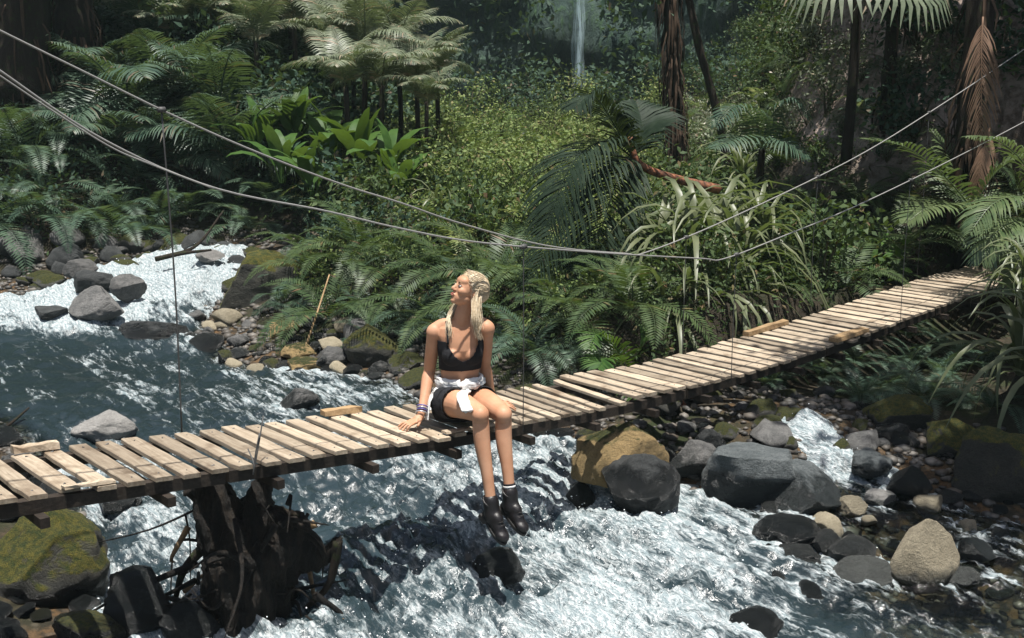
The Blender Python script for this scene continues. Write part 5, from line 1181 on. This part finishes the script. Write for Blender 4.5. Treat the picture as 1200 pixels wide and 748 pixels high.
# shorts
mb = MB(); torso(mb, .008, -1, .266)
for s_ in ('r', 'l'):
    hp, kn = J[s_ + 'h'], J[s_ + 'k']; limb(mb, [hp + [0, .03, -.01], hp * .84 + kn * .16, hp * .68 + kn * .32 + [0, 0, .012]], (.104, .100, .097), k=20)
me = remesh(mb.V, mb.F, .007, 4); V = np.array([v.co[:] for v in me.vertices]); nr = np.array([v.normal[:] for v in me.vertices])
V += nr * (fbm(V * np.array([30, 30, 22]), 3, 8) * .004)[:, None]; me.vertices.foreach_set('co', V.ravel().astype(np.float32))
bm = bmesh.new(); bm.from_mesh(me); dl = []
for v in bm.verts:
    p_ = np.array(v.co)
    for s_ in ('r', 'l'):
        d = J[s_ + 'k'] - J[s_ + 'h']; L_ = np.linalg.norm(d); q = ((p_ - J[s_ + 'h']) @ d) / L_ / L_
        if q > .30 and np.linalg.norm(p_ - (J[s_ + 'h'] + d * q)) < .14: dl.append(v); break
bmesh.ops.delete(bm, geom=dl, context='VERTS'); bm.to_mesh(me); bm.free()
so = obj('shorts', set_mat(me, DENIM), person); md = so.modifiers.new('t', 'SOLIDIFY'); md.thickness = .004; md.offset = 1
# shirt tied round the waist
def cloth_strip(pts, w0, w1, th, mat, name, parent, n=26, seed=0, up=None):
    q = spline(pts, n); V, Fc = tube(q, [1.0] * n, 14, True, 1.0, up); V = np.array(V); out = []
    ax = up if up is not None else (0, 0, 1)
    for i in range(n):
        w_ = w0 + (w1 - w0) * i / (n - 1)
        for k in range(14):
            d = V[i * 14 + k] - q[i]; a = np.asarray(ax, float); t_ = q[min(i + 1, n - 1)] - q[max(i - 1, 0)]; t_ /= np.linalg.norm(t_); a = a - t_ * (a @ t_); a /= np.linalg.norm(a); b_ = np.cross(t_, a)
            out.append(q[i] + a * (d @ a) * w_ + b_ * (d @ b_) * th * (1 + .5 * math.sin(k * 2.6 + i * .5)))
    out = np.array(out); out += fbm(out * 38 + seed, 3, seed + 2)[:, None] * .006 * np.array([1, 1, 1])
    return obj(name, mesh(name, out, Fc, mat, True), parent)
sh = empty('tied_shirt', (0, 0, 0)); sh.parent = person
ringp = []
for k in range(22):
    a = -math.pi / 2 + .25 + (2 * math.pi - .5) * k / 21 + math.pi; c = spine(.225 + .015 * math.cos(a)); ringp.append(c + LAT * .150 * math.sin(a + math.pi / 2) * 1.0 + FRO * -.108 * math.cos(a + math.pi / 2))
ringp = [spine(.250) + LAT * .138 * math.sin(a) + FRO * .106 * math.cos(a) for a in np.linspace(.12, 2 * math.pi - .12, 24)]
cloth_strip(ringp, .040, .040, .021, WHITE, 'waist_wrap', sh, 48, 1)
kc = spine(.250) + FRO * .122 + LAT * .0
mb = MB(); ball(mb, kc, .036, .026, .030, (LAT, FRO, (0, 0, 1)), 12); V = np.array(mb.V); V += fbm(V * 30, 3, 6)[:, None] * .012; obj('knot', mesh('knot', V, mb.F, WHITE, True), sh)
cloth_strip([kc + [.0, 0, .0], kc + FRO * .022 + [.01, 0, -.03], S(542, 462, 6.52) - O, S(544, 472, 6.45) - O, S(548, 482, 6.36) - O], .036, .034, .012, WHITE, 'sleeve', sh, 20, 2, up=LAT)
cloth_strip([kc + LAT * .02, kc + LAT * .04 + FRO * .016 + [0, 0, .004], kc + LAT * .075 + FRO * .012 + [0, 0, -.004], kc + LAT * .10 + FRO * -.01 + [0, 0, .008]], .026, .018, .012, WHITE, 'sleeve', sh, 16, 3)
cloth_strip([spine(.22) - LAT * .150 + FRO * .02, spine(.15) - LAT * .198 + FRO * .03, spine(.08) - LAT * .215 + FRO * .045, spine(.03) - LAT * .222 + FRO * .055], .028, .05, .008, WHITE, 'shirt_side', sh, 18, 4, up=FRO)
cloth_strip([spine(.23) - FRO * .115, spine(.15) - FRO * .150, spine(.07) - FRO * .165, spine(.016) - FRO * .20, spine(.014) - FRO * .28], .13, .17, .008, WHITE, 'shirt_back', sh, 20, 5, up=LAT)
# bracelets
d = J['re'] - J['rw']; d /= np.linalg.norm(d)
for k, (o_, m_) in enumerate(((.016, BEAD), (.028, SILV), (.040, BEAD), (-.004, SILV))):
    c = J['rw'] + d * o_; a = np.cross(d, (0, 1, 0)); a /= np.linalg.norm(a); b_ = np.cross(d, a); r_ = .0315 + .03 * max(0, o_ - .02) + .002 * k
    V, Fc = tube([c + (a * math.cos(t_) + b_ * math.sin(t_)) * r_ for t_ in np.linspace(0, 2 * math.pi, 25)], .0042, 6); obj('bracelet', mesh('bracelet', V, Fc, m_, True), person)
# boots
fdir = np.array([.60, -.62, -.52]); fdir /= np.linalg.norm(fdir)
for s_ in ('r', 'l'):
    kn, an = J[s_ + 'k'], J[s_ + 'a']; ax = kn - an; ax /= np.linalg.norm(ax)
    fd_ = fdir - (0 if s_ == 'l' else 1) * np.array([.06, 0, .05]); sd_ = np.cross(fd_, ax); sd_ /= np.linalg.norm(sd_); dn = np.cross(fd_, sd_); dn = dn if dn @ ax < 0 else -dn; dn /= np.linalg.norm(dn); up_ = -dn; fd_ = fd_ / np.linalg.norm(fd_)
    heel = an - ax * .062 - fd_ * .030
    mb = MB(); limb(mb, [an + ax * .035, an - ax * .01, an - ax * .055 + fd_ * .005], (.050, .047, .052), k=16)
    ball(mb, heel + fd_ * .005 + dn * .0, .048, .040, .040, (fd_, sd_, up_)); ball(mb, heel + fd_ * .085 + dn * .010, .075, .041, .042, (fd_, sd_, up_)); ball(mb, heel + fd_ * .150 + dn * .022, .058, .044, .030, (fd_, sd_, up_)); ball(mb, heel + fd_ * .055 + up_ * .022, .055, .038, .040, (fd_, sd_, up_))
    bt = obj('boot', set_mat(remesh(mb.V, mb.F, .006, 14), LEATHER), person)
    mb = MB(); V = []; n = 22
    for lv in (0, 1):
        for k in range(n):
            t_ = 2 * math.pi * k / n; x_ = .085 + .128 * math.cos(t_); y_ = .045 * math.sin(t_) * (1 + .12 * math.cos(t_)) * (1 - .12 * math.exp(-((x_ - .06) / .04) ** 2)); V.append(heel + fd_ * (x_ - .005) + sd_ * y_ + dn * (.030 + .012 * x_ / .2 + .018 * lv))
    mb.add(V, [(k, (k + 1) % n, n + (k + 1) % n, n + k) for k in range(n)] + [tuple(range(n - 1, -1, -1)), tuple(range(n, 2 * n))]); mb.build('sole', SOLE, bt)
    mb = MB(); V = MB(); c = heel - fd_ * .012 + dn * .062; mb.box(c, fd_ * .030, sd_ * .033, dn * .016); mb.build('heel', SOLE, bt)
    for k in range(6):
        q_ = k / 5; c = (an + ax * .02 + fd_ * .048) * (1 - q_) + (heel + fd_ * .120 + up_ * .030) * q_; V, Fc = tube([c - sd_ * .022 + up_ * .002, c + fd_ * .006 + up_ * .008, c + sd_ * .022 + up_ * .002], .0026, 5); obj('lace', mesh('lace', V, Fc, SOLE, True), bt)
    V, Fc = tube([an + ax * .036 + (fd_ * math.cos(t_) + sd_ * math.sin(t_)) * .049 for t_ in np.linspace(0, 2 * math.pi, 21)], .006, 6); obj('collar', mesh('collar', V, Fc, LEATHER, True), bt)
kn, an = J['lk'], J['la']; ax = kn - an; ax /= np.linalg.norm(ax)
for o_, m_ in ((.050, WHITE), (.062, BLACK), (.074, WHITE), (.086, BLACK)):
    mb = MB(); mb.tube([an + ax * (o_ - .0062), an + ax * (o_ + .0062)], .0385, 16); mb.build('sock_band', m_, person, True)
# ------------------------------------------------------------------ damp air in the gorge
m, t_, out = newmat('damp_air'); pv = t_.nodes.new('ShaderNodeVolumePrincipled'); pv.inputs['Color'].default_value = (.70, .93, .92, 1); pv.inputs['Density'].default_value = .0006; pv.inputs['Anisotropy'].default_value = 0.0
t_.links.new(pv.outputs[0], out.inputs['Volume'])
zmax = 24.0
mb = MB(); mb.box((0, 20, (zmax - 3.2) / 2), (44, 0, 0), (0, 34, 0), (0, 0, (zmax + 3.2) / 2))
hz = mb.build('haze', m); tag(hz, 'thin damp haze filling the gorge', 'haze', kind='stuff')
